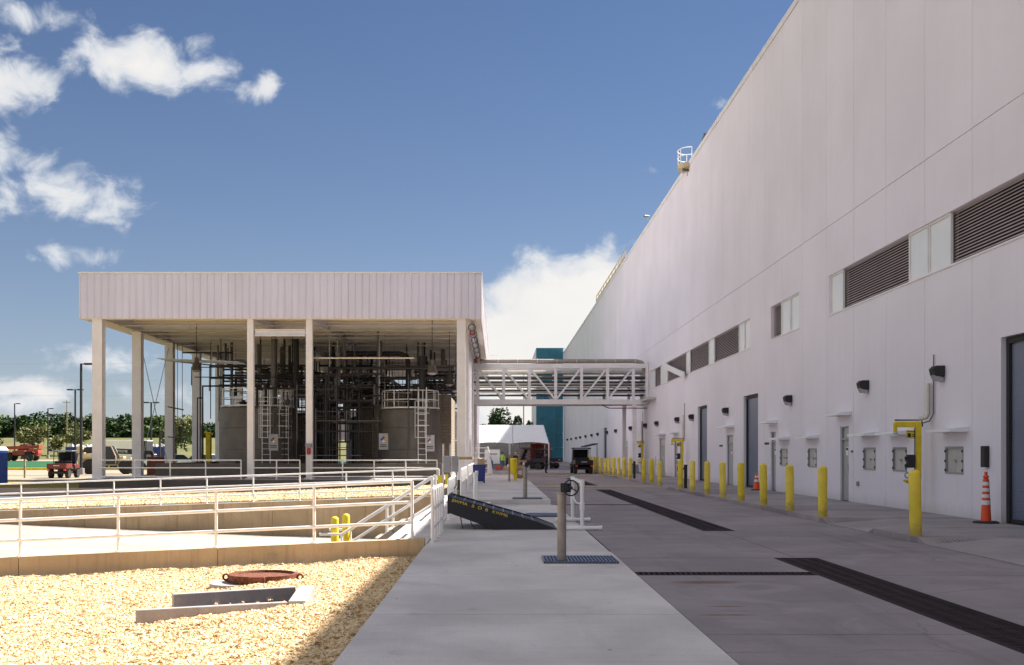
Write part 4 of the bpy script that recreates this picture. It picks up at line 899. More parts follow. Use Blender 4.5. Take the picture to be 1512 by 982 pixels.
q = MB(); q.hexa([(fl.x,fl.y,-1.3),(fr.x,fr.y,-1.3),(brr.x,brr.y,-1.3),(bl.x,bl.y,-1.3)], [(fl.x,fl.y,-1.2),(fr.x,fr.y,-1.2),(brr.x,brr.y,-1.2),(bl.x,bl.y,-1.2)]); q.build('trough_floor', mt['darkconc'], Bx, True, 0)  # floor colour darkened to paint in the shade of the pit
mc = Vector((-3.54, 16.75, 0)); mz = -.19
MH = thing('manhole_ring', 'rusty iron manhole ring with side lugs in the gravel', 'manhole', (mc.x, mc.y, mz-.1))
q = MB(); q.lathe([(.50,.02),(.515,.185),(.465,.19),(.45,.15),(.02,.145)], n=40); q.build('ring', mt['rust'], MH)
q = MB(); q.lathe([(.535,.0),(.535,.075),(.3,.08)], n=40); q.build('frame', mt['rust'], MH)
for a in (R(180), R(0)):
    q = MB(); c_ = (math.cos(a)*.56, math.sin(a)*.56, .13); q.ring(c_, .042, .017, 'y', 14, 6); q.build('lug', mt['rust'], MH)
q = MB(); q.box(-.1, .14, -.56, -.5, .0, .19); q.build('hasp', mt['rust'], MH, False, 0, .01)
q = MB(); q.lathe([(.46,-.2),(.46,.02),(.0,.03)], (0,0,0), 32); o = q.build('collar', mt['kerb'], MH); o.location = (-.30, -.12, .045)

# ---- safety showers
def shower(label, y, x=11.2):
    t = thing('safety_shower', label, 'safety shower', (x, y, .11))
    q = MB(); q.box(-.07,.07,-.07,.07,.9,2.42); q.build('post', mt['yellow'], t, False, 0, .015)
    q = MB(); q.lathe([(.12,0),(.12,.02),(.045,.03),(.045,.9)], n=10); q.build('lower_pipe', mt['yellow'], t)
    q = MB(); q.box(-.62,.07,-.06,.06,2.28,2.43); q.box(-.66,-.56,-.05,.05,2.15,2.4); q.build('arm', mt['yellow'], t, False, 0, .02)
    q = MB(); q.lathe([(.16,0),(.15,.03),(.05,.07),(.04,.14)], (-.6,0,2.05), 16); q.build('shower_head', mt['steel'], t)
    q = MB(); q.path([(-.62,0,2.47),(.1,0,2.47),(.12,0,2.3)], .02, 6); q.path([(-.12,-.09,2.25),(-.12,-.09,.3)], .014, 6); q.build('pull_hose', mt['black'], t)
    q = MB(); q.box(-.34,-.09,-.075,-.065,1.98,2.2); s = q.build('sign', mt['yellow'], t, False, 0)
    q = MB(); q.box(-.31,-.22,-.08,-.0755,2.01,2.12); q.box(-.2,-.11,-.08,-.0755,2.03,2.05); q.box(-.2,-.11,-.08,-.0755,2.08,2.10); q.box(-.31,-.11,-.08,-.0755,2.15,2.17); q.build('sign_print', mt['black'], s, False, 0)
    q = MB(); q.box(-.3,-.13,-.1,.06,1.2,1.55); q.box(-.36,-.3,-.06,.02,1.22,1.3); q.box(-.36,-.3,-.06,.02,1.42,1.5); q.build('control_box', mt['black'], t, False, 0, .015)
    q = MB(); q.lathe([(.02,0),(.13,.05),(.15,.1),(.14,.1)], (-.25,0,.78), 14); q.tube((-.25,0,.8),(0,0,.8),.025,8); q.build('eyewash_bowl', mt['yellow'], t)
    q = MB(); q.ring((-.3,-.05,1.0),.07,.012,'y',14,6); q.build('eyewash_ring', mt['black'], t)
    return t
shower('yellow safety shower and eyewash nearest the camera by the wall', 29.6)
shower('yellow safety shower behind the standpipe with the red valve', 67.5)
shower('yellow safety shower far off beside the truss bridge column', 86.0)
# step ladder against the wall
L = thing('step_ladder', 'folded out wooden step ladder standing by the factory wall', 'ladder', (10.7, 73.5, .11))
for sx in (-.25, .25):
    q = MB(); q.bar((sx*1.2,-.55,0),(sx,0,1.35),.05,.09); q.build('rail', mt['pipelight'], L); q = MB(); q.bar((sx*1.2,.5,0),(sx,.02,1.35),.05,.07); q.build('rear_leg', mt['pipelight'], L)
for k in range(4): f = (k+1)/5; q = MB(); q.box(-.28,.28,-.55*(1-f)-.06,-.55*(1-f)+.06,1.35*f,1.35*f+.03); q.build('tread', mt['pipelight'], L, False, 0)

# ================================================================== PIPE BRIDGE
P = thing('pipe_bridge', 'white steel truss bridge carrying pipes from canopy to factory', 'bridge', (4.4, 86.5, 0))
xsv = [-1.55, .45, 2.42, 4.43, 6.41, 8.4, 10.37]
for yy in (85.0, 88.0):
    q = MB(); q.bar((-1.9,yy,8.33),(11.5,yy,8.33),.28,.34); q.build('top_chord', mt['metalwhite'], P, True, 0)
    q = MB(); q.bar((-1.9,yy,5.58),(11.5,yy,5.58),.3,.38); q.build('bottom_chord', mt['metalwhite'], P, True, 0)
    for x in xsv: q = MB(); q.bar((x,yy,5.76),(x,yy,8.17),.22,.22); q.build('vertical', mt['metalwhite'], P, True, 0)
    for i in range(6):
        a, b_ = xsv[i], xsv[i+1]
        if i < 3: p0, p1 = (a+.1,yy,8.1), (b_-.1,yy,5.85)
        else: p0, p1 = (a+.1,yy,5.85), (b_-.1,yy,8.1)
        q = MB(); q.bar(p0, p1, .12, .14); q.build('diagonal', mt['metalwhite'], P, True, 0)
    for z in (6.25, 6.75): q = MB(); q.tube((-1.8,yy+.25,z),(11.4,yy+.25,z),.035,6); q.build('handrail', mt['railwhite'], P, True)
q = MB(); q.box(-1.8, 11.4, 85.3, 87.7, 5.42, 5.5); q.build('deck', mt['steel'], P, True, 0)
for k, (yy, z, r, mm) in enumerate(((85.6,7.9,.13,'pipelight'),(86.1,7.85,.1,'pipegrey'),(86.7,7.55,.12,'pipegrey'),(87.2,7.5,.09,'pipelight'),(85.8,7.15,.07,'pipedark'),(86.5,7.05,.1,'pipelight'),(87.3,6.9,.12,'pipegrey'),(86.9,6.45,.09,'pipelight'),(85.7,6.5,.06,'pipedark'),(87.4,6.2,.08,'pipegrey'))):
    q = MB(); q.tube((-6,yy,z),(11.5,yy,z),r,10); q.build('pipe', mt[mm], P, True)
q = MB(); q.path([(-1.9,85.2,8.72),(10.6,85.2,8.72),(11.05,85.2,8.62),(11.22,85.2,8.3),(11.22,85.2,7.9),(11.28,85.2,7.7),(11.5,85.2,7.6)], .16, 12); q.build('duct', mt['postgrey'], P, True)
for i in range(9): q = MB(); q.tube((-1.5+i*1.5,85.2,8.72),(-1.44+i*1.5,85.2,8.72),.185,12); q.build('duct_flange', mt['pipelight'], P, True)
for x, y_ in ((10.45,84.95),(10.0,87.9)):
    q = MB(); q.box(x-.15,x+.15,y_-.15,y_+.15,.8 if x > 10.2 else .11,5.39); q.build('column', mt['metalwhite'], P, True, 0)
q = MB(); q.box(10.15,10.75,84.6,85.3,.11,.8); q.build('pedestal', mt['grey'], P, True, 0, .02)
q = MB(); q.path([(7.9,84.8,5.35),(8.5,84.8,5.1),(11.4,84.8,5.1)], .04, 6); q.build('drain_pipe', mt['darkred'], P, True)
q = MB(); q.box(11.1, 11.5, 84.7, 88.3, .1, 0.12); 
for y_ in (84.8, 88.2): q = MB(); q.box(11.28,11.5,y_-.12,y_+.12,5.4,8.6); q.build('wall_post', mt['metalwhite'], P, True, 0)
# ================================================================== UNDER THE CANOPY
q = MB(); q.box(-19.3, -3.15, 62.6, 62.85, SLAB, 1.1); q.box(-19.3, -19.05, 62.85, 80, SLAB, 1.1); tag(q.build('containment_wall', mt['darkconc'], smooth=0, bevel=.01), 'low shade-darkened concrete containment wall in front of the tanks', 'wall')
def hazard_sign(parent, x, y, z, s=.45):
    q = MB(); q.box(x-.28, x+.28, y-.012, y, z-.62, z+.36); sg = q.build('sign_board', mt['canvas'], parent, True, 0)
    for dx, dz, m_ in ((0,.5,'red'),(-.5,0,'bluelight'),(.5,0,'yellow'),(0,-.5,'white')):
        c = (x+dx*s*.42, z+dz*s*.42); h = s*.2; q = MB()
        q.prism([(c[0]-h,c[1]),(c[0],c[1]-h),(c[0]+h,c[1]),(c[0],c[1]+h)], y-.02, y-.0125, 'y'); q.build('diamond', mt[m_], sg, False, 0).location = -wloc(sg)
    q = MB(); q.box(x-.2,x+.2,y-.018,y-.0125,z-.36,z-.31); q.box(x-.2,x+.2,y-.018,y-.0125,z-.45,z-.41); q.build('print', mt['black'], sg, False, 0).location = -wloc(sg)
def cage_ladder(t, x, y, z0, z1, cage0=2.6):
    q = MB()
    for s in (-.24,.24): q.tube((x+s,y,z0),(x+s,y,z1+1.0),.03,6)
    z = z0+.3
    while z < z1: q.tube((x-.24,y,z),(x+.24,y,z),.018,5); z += .34
    q.build('ladder', mt['railwhite'], t, True)
    q = MB(); n = 5
    z = cage0; arc = [(x+.42*math.cos(a)*-1, y-.05-.62*math.sin(a)) for a in [R(180*i/6) for i in range(7)]]
    while z < z1+1.05: q.path([(ax, ay, z) for ax, ay in arc], .025, 5); z += .72
    for ax, ay in arc[::2]+[arc[-1]]: q.tube((ax,ay,cage0),(ax,ay,z-.72),.02,5)
    for s in (-.24,.24): q.path([(x+s,y,z1+1.0),(x+s,y+.15,z1+1.25),(x+s,y+.4,z1+1.2),(x+s,y+.5,z1+.9),(x+s,y+.5,z1)], .028, 6)
    q.build('ladder_cage', mt['railwhite'], t, True)
def tank(label, x, y, r, z1, seed, lx=()):
    rn = random.Random(seed); t = thing('process_tank', label, 'tank', (x, y, SLAB))
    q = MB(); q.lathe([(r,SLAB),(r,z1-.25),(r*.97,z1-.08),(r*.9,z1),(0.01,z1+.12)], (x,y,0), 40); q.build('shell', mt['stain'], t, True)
    for z in (1.9, 3.2): q = MB(); q.ring((x,y,z), r, .018, 'z', 40, 5); q.build('weld_band', mt['pipegrey'], t, True)
    for z in (z1+.55, z1+1.1): q = MB(); q.ring((x,y,z), r*.93, .03, 'z', 36, 6); q.build('top_rail', mt['railwhite'], t, True)
    q = MB(); q.ring((x,y,z1+.06), r*.95, .05, 'z', 36, 6); q.build('toe_board', mt['railwhite'], t, True)
    for k in range(12): a = 2*math.pi*k/12; q = MB(); q.tube((x+r*.93*math.cos(a),y+r*.93*math.sin(a),z1),(x+r*.93*math.cos(a),y+r*.93*math.sin(a),z1+1.1),.03,6); q.build('rail_post', mt['railwhite'], t, True)
    for k in range(5):
        a = rn.uniform(0,6.28); rr = rn.uniform(.1,.6)*r; px, py = x+rr*math.cos(a), y+rr*math.sin(a); h = rn.uniform(.4,1.0)
        q = MB(); q.lathe([(.22,0),(.22,.25),(.3,.27),(.3,.33),(.12,.36),(.12,h)], (px,py,z1), 12); q.build('nozzle', mt['pipedark'], t, True)
    q = MB(); q.lathe([(.4,0),(.4,.6),(.25,.8),(.25,1.5)], (x+r*.2,y,z1), 14); q.build('agitator', mt['pipedark'], t, True)
    for dx in lx:
        yy = y-math.sqrt(max(r*r-dx*dx, .1))-.22; cage_ladder(t, x+dx, yy, SLAB, z1)
    q = MB(); q.path([(x-r*.3,y-r-.05,SLAB+.9),(x-r*.3,y-r-.3,SLAB+.9),(x-r*.3,y-r-.4,SLAB+.5),(x-r*.1,y-r-.4,SLAB+.2)], .09, 8); q.build('outlet', mt['pipedark'], t, True)
    q = MB(); q.tube((x+r*.02,y-r-.06,SLAB),(x+r*.02,y-r-.06,z1+2.0),.035,6); q.build('level_pipe', mt['pipegrey'], t, True)
    return t
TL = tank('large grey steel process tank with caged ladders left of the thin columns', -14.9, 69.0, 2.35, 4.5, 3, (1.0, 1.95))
hazard_sign(TL, -13.35, 66.1, 2.45)
TR_ = tank('grey steel process tank with caged ladder in front of the block wall', -5.35, 68.0, 1.85, 4.35, 4, (.85,))
hazard_sign(TR_, -6.85, 66.6, 2.5, .5); hazard_sign(TR_, -4.05, 66.2, 2.4, .4)
t = tank('third steel tank deep under the canopy behind the large left tank', -16.0, 82.0, 2.2, 4.6, 5)
t = thing('black_tank', 'tall black cylindrical tank behind the left thin columns', 'tank', (-11.35, 72.5, SLAB)); q = MB(); q.lathe([(.95,0),(.95,4.6),(.8,4.85),(.1,5.0)], n=28); q.build('shell', mt['pipedark'], t); q = MB(); q.tube((0,0,4.9),(0,0,6.5),.12,10); q.build('vent', mt['pipedark'], t)
t = thing('filter_vessel', 'slim dark pressure vessel with domed top beyond the thin columns', 'vessel', (-9.9, 78, SLAB)); q = MB(); q.lathe([(.6,.5),(.7,.6),(.7,3.4),(.6,3.75),(.3,3.95),(.02,4.0)], n=24); q.build('shell', mt['grey'], t)
for a in range(4): q = MB(); q.tube((.5*math.cos(a*1.57+.7),.5*math.sin(a*1.57+.7),0),(.5*math.cos(a*1.57+.7),.5*math.sin(a*1.57+.7),.7),.05,6); q.build('leg', mt['grey'], t)
q = MB(); q.path([(0,0,4),(0,0,4.6),(.5,0,4.8),(1.2,0,4.8),(1.2,0,2)], .06, 8); q.build('outlet_pipe', mt['pipegrey'], t)
# block walls
for x0, x1, y_, z1, lab in ((-8.05,-3.05,71.6,5.35,'tan concrete block wall behind the right hand tank'), (-9.6,-8.6,76.0,5.2,'narrow concrete block pier beyond the pipe racks')):
    q = MB(); q.box(x0,x1,y_,y_+.4 if x1-x0 > 2 else y_+3,SLAB,z1); q.box(x0-.03,x1+.03,y_-.03,y_+.43 if x1-x0 > 2 else y_+3.03,z1+.003,z1+.1); tag(q.build('block_wall', mt['block'], smooth=0), lab, 'wall')
q = MB(); q.box(-3.35,-3.06,72.05,80,SLAB,5.35); tag(q.build('block_wall', mt['block'], smooth=0), 'concrete block side wall under the canopy near its right edge', 'wall')
# pipe racks
rn = random.Random(11)
def rack(label, x0, x1, y0, y1, levels, npipe, seed):
    rn = random.Random(seed); t = thing('pipe_rack', label, 'pipe rack', ((x0+x1)/2, (y0+y1)/2, SLAB))
    for z in levels:
        for k in range(npipe):
            x = x0+(x1-x0)*(k+.5)/npipe+rn.uniform(-.05,.05); r = rn.choice((.05,.07,.09,.12,.15)); q = MB()
            a = y0+rn.uniform(0,4); b_ = y1-rn.uniform(0,6); zz = z+r
            pts = [(x,a,zz),(x,b_,zz)]
            if rn.random() < .6: pts = [(x,a,zz+rn.choice((-1.2,1.3,2.0))),(x,a,zz+.25 if False else zz)]+pts[1:]
            q.path(pts, r, 8); q.build('pipe', mt[rn.choice(('pipegrey','pipegrey','pipedark','pipedark'))], t, True)
        y = y0+1.0
        while y < y1:
            q = MB(); q.bar((x0-.1,y,z-.06),(x1+.1,y,z-.06),.1,.12); q.build('cross_arm', mt['pipedark'], t, True, 0); y += 3.3
    y = y0+1
    while y < y1:
        q = MB()
        for x in (x0-.05, x1+.05): q.tube((x,y,levels[0]-.1),(x,y,ZB+.3),.025,5)
        q.build('hanger', mt['steel'], t, True); y += 3.3
    return t
rack('hanging rack of parallel pipes above the gap between tanks', -10.1, -7.2, 66.0, 103, (4.9, 5.7, 6.5), 9, 21)
rack('hanging pipe rack above the large left tank', -18.5, -12.6, 71.0, 103, (6.6, 7.4), 9, 22)
rack('hanging pipe rack near the right edge of the canopy', -5.6, -3.0, 74.0, 104, (6.3, 7.2), 6, 23)
# cross pipes and drops
t = thing('cross_piping', 'web of cross pipes and drops under the canopy roof', 'pipes', (-11, 80, SLAB))
for k in range(58):
    y = rn.uniform(65, 102); z = rn.uniform(5.2, 7.6); x0 = rn.uniform(-19.5, -8); x1 = min(x0+rn.uniform(3, 12), -2.6); r = rn.choice((.03,.04,.05,.07,.1))
    pts = [(x0,y,z),(x1,y,z)]
    if rn.random() < .55: pts = [(x0,y,z-rn.uniform(.6,2.5))]+pts
    if rn.random() < .55: pts = pts+[(x1,y,z+rn.choice((-2.2,-1.0,1.0)))]
    pts = [p if p[2] < ZB+.4 else (p[0],p[1],ZB+.4) for p in pts]
    q = MB(); q.path(pts, r, 8); q.build('pipe', mt[rn.choice(('pipegrey','pipedark','postgrey','pipedark'))], t, True)
for k in range(44):
    x = rn.uniform(-19.5,-3.2); y = rn.uniform(66,100); r = rn.choice((.03,.05,.07,.1)); z0 = SLAB if rn.random() < .45 else rn.uniform(3.8,5.6)
    q = MB(); q.tube((x,y,z0),(x,y,ZB+.3),r,8); q.build('drop', mt[rn.choice(('pipegrey','pipedark','pipedark'))], t, True)
t = thing('pipe_manifold', 'dense cluster of thin dark pipes between the thin columns and tanks', 'pipes', (-10.5, 67, SLAB))
rm = random.Random(77)
for k in range(46):
    x = rm.uniform(-12.6, -8.2); y = rm.uniform(64.5, 72); r = rm.choice((.02,.03,.03,.045,.06)); z0 = rm.choice((SLAB, SLAB, 2.4)); z1 = rm.uniform(4.2, 6.8)
    pts = [(x,y,z0),(x,y,z1)]
    if rm.random() < .6: pts.append((x+rm.uniform(-2.2,2.2),y,z1))
    if rm.random() < .4: pts.append((pts[-1][0],y+rm.uniform(.5,3),z1))
    q = MB(); q.path(pts, r, 6); q.build('pipe', mt[rm.choice(('pipedark','pipedark','pipegrey'))], t, True)
for k in range(26):
    y = rm.uniform(64.5, 70); z = rm.uniform(1.4, 6.6); x0 = rm.uniform(-12.8,-10); q = MB(); q.tube((x0,y,z),(x0+rm.uniform(1.2,4),y,z),rm.choice((.02,.03,.05)),6); q.build('cross_pipe', mt[rm.choice(('pipedark','pipegrey'))], t, True)
for k in range(12):
    q = MB(); q.lathe([(.05,0),(.16,.06),(.16,.3),(.05,.36),(.05,.5),(.12,.52),(.12,.56)], (rm.uniform(-12.4,-8.4), rm.uniform(64.5,70), rm.uniform(1.6,5.5)), 10); q.build('valve', mt['pipedark'], t, True)
t = thing('sprinkler_main', 'thin horizontal sprinkler pipes under the canopy roof', 'pipes', (-11.7, 66, ZB))
for y, z in ((61.6,8.75),(63.8,8.72),(66.0,8.75),(68.2,8.74),(72.6,8.7),(77,8.7)):
    q = MB(); q.tube((-21,y,z),(-2.2,y,z),.035,6); q.build('pipe', mt['pipelight'], t, True)
    for i in range(7): q = MB(); q.tube((-20+i*2.9,y,z-.14),(-20+i*2.9,y,z),.025,5); q.build('sprinkler', mt['pipelight'], t, True)
q = MB(); q.tube((-10.2,61.0,6.9),(-4.6,61.0,6.9),.045,8); q.build('cross_pipe', mt['pipelight'], t, True)
t = thing('wall_piping', 'thin dark pipe frame between the left canopy columns', 'pipes', (-18.5, 72, SLAB))
for pts, r in (([(-18.6,70,.4),(-18.6,70,5.9),(-12.9,70,5.9)],.07),([(-17.4,70.4,.4),(-17.4,70.4,6.6),(-12.9,70.4,6.6)],.09),([(-19.2,71,.4),(-19.2,71,5.2),(-18.9,71,5.2)],.05),([(-20.8,73.3,8.3),(-17.5,73.3,8.3)],.05),([(-20.8,70,7.5),(-16.9,70,7.1)],.04),([(-20.8,70,4.6),(-19.8,70,4.4)],.04),([(-20.8,70,2.7),(-19.8,70,2.6)],.04),([(-17.0,71.5,.4),(-17.0,71.5,5.8)],.06),([(-19.6,69,8.5),(-19.6,69,2.4)],.02),([(-19.9,69,8.5),(-19.9,69,2.4)],.02)):
    q = MB(); q.path(pts, r, 8); q.build('pipe', mt['pipedark' if r > .04 else 'pipegrey'], t, True)
for i in range(6): q = MB(); q.bar((-20.4,66.5+i*.4,7.35),(-15.5,66.5+i*.4,7.15),.12,.03); q.build('cable_tray', mt['steel'], t, True, 0)
# big dark ducts
t = thing('exhaust_duct', 'black exhaust pipe rising and bending under the canopy roof', 'duct', (-6.5, 67, SLAB))
q = MB(); q.path([(-9.8,70,7.95),(-6.2,70,7.95),(-5.75,70,7.8),(-5.65,70,7.4),(-5.65,70,4.4)], .16, 12); q.build('bend', mt['pipedark'], t, True)
q = MB(); q.tube((-4.55,66.8,4.5),(-4.55,66.8,7.5),.2,12); q.build('stack', mt['pipedark'], t, True)
for i, x in enumerate((-13.9,-12.7,-12.0)): q = MB(); q.tube((x,69+i,4.5),(x,69+i,8.9),.2-.03*i,12); q.build('riser', mt['pipedark' if i else 'pipegrey'], t, True)
# pendant lamps
for x, y, z, lab in ((-3.75,63.5,6.25,'bell shaped pendant lamp hanging nearest the right canopy edge'), (-3.05,70,6.0,'second bell pendant lamp from the front on the right side'), (-2.9,77,6.0,'third bell pendant lamp from the front on the right side'), (-17.9,66,6.6,'bell pendant lamp hanging near the left canopy columns')):
    t = thing('pendant_lamp', lab, 'lamp', (x, y, z), 0, 'pendant lamps under the canopy')
    q = MB(); q.lathe([(.33,0),(.30,.06),(.2,.4),(.13,.5),(.13,.75),(.03,.8)], n=16); q.build('shade', mt['pipegrey'], t); q = MB(); q.tube((0,0,.8),(0,0,ZB+.4-z),.025,6); q.build('stem', mt['pipedark'], t); q = MB(); q.lathe([(.01,-.12),(.2,-.08),(.28,.0)], n=14); q.build('refractor', mt['lens'], t)
# overflow pipe with red couplings along right edge
t = thing('fire_main', 'steel fire main with red couplings under the right fascia', 'pipe', (-1.5, 75, 8)); q = MB(); q.tube((-1.45,60.8,8.6),(-1.45,95,8.6),.11,10); q.build('main', mt['steel'], t, True)
for y in (63.5, 80, 92): q = MB(); q.tube((-1.45,y,8.6),(-1.45,y+.4,8.6),.17,10); q.build('coupling', mt['red'], t, True)
for i in range(9): q = MB(); q.ring((-1.45,62+i*3.4,8.68),.2,.02,'y',12,5); q.build('hanger', mt['pipedark'], t, True)
# loose things under the canopy
for x, y, lab in ((-19.0,73,'slim yellow guard post left of the large tank'), (-17.35,74,'thick yellow steel post beside the large tank')):
    q = MB(); q.box(x-.16,x+.16,y-.16,y+.16,SLAB,2.95); q.box(x-.25,x+.25,y-.25,y+.25,2.95,3.05); tag(q.build('guard_post', mt['yellow'], smooth=0, bevel=.02), lab, 'post')
t = thing('orange_barrier', 'orange warning board on legs beside the thick yellow post', 'barrier', (-18.1, 73.6, SLAB)); q = MB(); q.box(-.32,.32,-.03,.03,.5,1.35); q.build('board', mt['machorange'], t, False, 0); q = MB(); q.box(-.16,.16,-.04,-.032,.8,1.1); q.build('print', mt['white'], t, False, 0)
for s in (-.25,.25): q = MB(); q.bar((s,-.25,0),(s,0,1.3),.05,.05); q.build('leg', mt['machorange'], t, False, 0)
q = MB(); q.bar((-10.9+3.6,84,SLAB),(-10.2+3.6,84.5,3.2),.2,.06); tag(q.build('timber_plank', mt['wood'], smooth=0), 'long plank leaning in the gap between the tanks', 'plank')
t = thing('orange_drum', 'small orange drum seen through the gap between the tanks', 'drum', (-8.3, 90, SLAB)); q = MB(); q.lathe([(.33,0),(.35,.1),(.35,.5),(.3,.55)], n=16); q.build('body', mt['orange'], t); q = MB(); q.lathe([(.36,.28),(.365,.3),(.36,.32)], n=16); q.build('hoop', mt['machorange'], t)

# ---- items at the near canopy corner
for x, y, lab in ((-1.36,30.0,'grey electrical cabinet on post, left of the pair by the steps'), (-1.22,31.3,'grey electrical cabinet on post, right of the pair by the steps')):
    t = thing('electrical_cabinet', lab, 'cabinet', (x, y, 0), 0, 'electrical cabinets by the steps'); q = MB(); q.box(-.14,-.09,-.03,.02,0,1.95); q.build('post', mt['steel'], t, False, 0)
    q = MB(); q.box(-.1,.12,-.16,-.03,1.18,1.62); c_ = q.build('enclosure', mt['grey'], t, False, 0, .008); q = MB(); q.box(.09,.11,-.18,-.161,1.35,1.45); q.build('handle', mt['red'], c_, False, 0); q = MB(); q.path([(.05,-.08,1.18),(.05,-.08,.8),(-.05,-.05,.6)],.02,6); q.build('conduit', mt['pipegrey'], t)
    q = MB(); q.box(-.26,-.1405,-.05,.03,.82,1.1); q.build('yellow_plate', mt['yellow'], t, False, 0)
q = MB(); q.bar((-2.0,57.5,1.42),(-1.28,57.2,1.42),.12,.14); tag(q.build('timber_plank', mt['wood'], smooth=0), 'short timber plank resting on the rail by the blue bin', 'plank')
t = thing('waste_bin', 'dark blue wheeled bin on the raised pavement', 'bin', (-.95, 57.0, .15)); q = MB(); q.hexa([(-.28,-.3,.08),(.28,-.3,.08),(.28,.3,.08),(-.28,.3,.08)], [(-.33,-.36,.88),(.33,-.36,.88),(.33,.36,.88),(-.33,.36,.88)]); q.build('body', mt['blue'], t, False, 0, .03); q = MB(); q.box(-.36,.36,-.39,.39,.88,.94); q.build('rim', mt['blue'], t, False, 0, .015)
for s in (-.25,.25): q = MB(); q.tube((s-.04,.28,.09),(s+.04,.28,.09),.09,12); q.build('wheel', mt['black'], t)
q = MB(); q.box(-1.05,-.68,56.75,57.2,1.094,1.30); q.add([(-1.05,56.75,1.30),(-.68,56.75,1.30),(-.66,56.6,1.40),(-1.03,56.6,1.40)],[(0,1,2,3)]); tag(q.build('cardboard_box', mt['card'], smooth=0), 'open cardboard box sitting on top of the blue bin', 'box')
t = thing('white_cage', 'white slatted cage beside the canopy columns', 'cage', (-1.25, 76, .15))
for z in (.1,.45,.8,1.15,1.5,1.85): q = MB(); q.box(-.7,.6,-.03,.03,z,z+.06); q.build('slat', mt['railwhite'], t, False, 0)
for x in (-.7,-.1,.54): q = MB(); q.box(x,x+.07,.035,.1,0,1.95); q.build('post', mt['railwhite'], t, False, 0)
q = MB(); q.hexa([(.45,-.3,0),(.85,-.3,0),(.85,.3,0),(.45,.3,0)], [(.4,-.25,2.0),(.5,-.25,2.0),(.5,.25,2.0),(.4,.25,2.0)]); o = q.build('tarpaulin', mt['tent'], smooth=0, bevel=.05); o.location = (-.55,80,.15); tag(o, 'white tarpaulin bundle standing at the edge of the canopy', 'tarpaulin')
# sign post with yellow drum
t = thing('timber_post', 'thin timber post on the raised pavement by the yellow drum', 'post', (.62, 59.5, .15)); q = MB(); q.box(-.05,.05,-.05,.05,0,1.35); q.build('stake', mt['wood'], t, False, 0); q = MB(); q.box(-.09,.09,-.07,.07,1.352,1.42); q.build('cap', mt['wood'], t, False, 0)
t = thing('yellow_drum', 'yellow plastic drum with lid behind the timber post', 'drum', (.88, 62, .15)); q = MB(); q.lathe([(.18,.35),(.21,.4),(.21,1.1),(.23,1.12),(.23,1.2),(.18,1.25)], n=18); q.build('body', mt['yellow'], t); q = MB(); q.box(0,.2,-.12,.12,0,.4); q.build('stand', mt['yellow'], t, False, 0, .04)
t = thing('hose_reel', 'brown hose reel cart with small wheels near the yellow drum', 'reel', (1.3, 64.5, .15)); q = MB(); q.ring((0,0,.42),.26,.12,'y',20,8); q.build('coil', mt['wood'], t)
for x in (-.33,.33):
    q = MB(); q.bar((x,0,.08),(x,0,1.1),.06,.06); q.build('frame', mt['darkred'], t, False, 0); q = MB(); q.ring((x,-.2,.2),.17,.03,'x',16,6); q.build('wheel', mt['black'], t)
q = MB(); q.box(-.36,.36,-.04,.04,1.0,1.12); q.box(-.36,.36,-.04,.04,.74,.84); q.build('crossbar', mt['wood'], t, False, 0)

# ================================================================== VEHICLES
def wheelset(t, x, y, r, w, rimmat='rim'):
    q = MB(); q.lathe([(r*.6,-w/2),(r*.94,-w/2),(r,-w*.3),(r,w*.3),(r*.94,w/2),(r*.6,w/2)], n=22); q.v = [(vz, vx, vy) for vx, vy, vz in q.v]; p = q.build('wheel', mt['tyre'], t); p.location = (x, y, r)
    q = MB(); q.lathe([(r*.6,-w*.42),(r*.58,-w*.3),(r*.2,-w*.28),(r*.2,w*.28),(r*.58,w*.3),(r*.6,w*.42)], n=18); q.v = [(vz, vx, vy) for vx, vy, vz in q.v]; q.build('rim', mt[rimmat], p)
    q = MB()
    for k in range(18):
        a = 2*math.pi*k/18; c, s = math.cos(a), math.sin(a); q.bar((-w/2,c*r*1.0,s*r*1.0),(w/2,c*r*1.0,s*r*1.0),r*.12,r*.08,(0,c,s))
    q.build('tread', mt['tyre'], p)
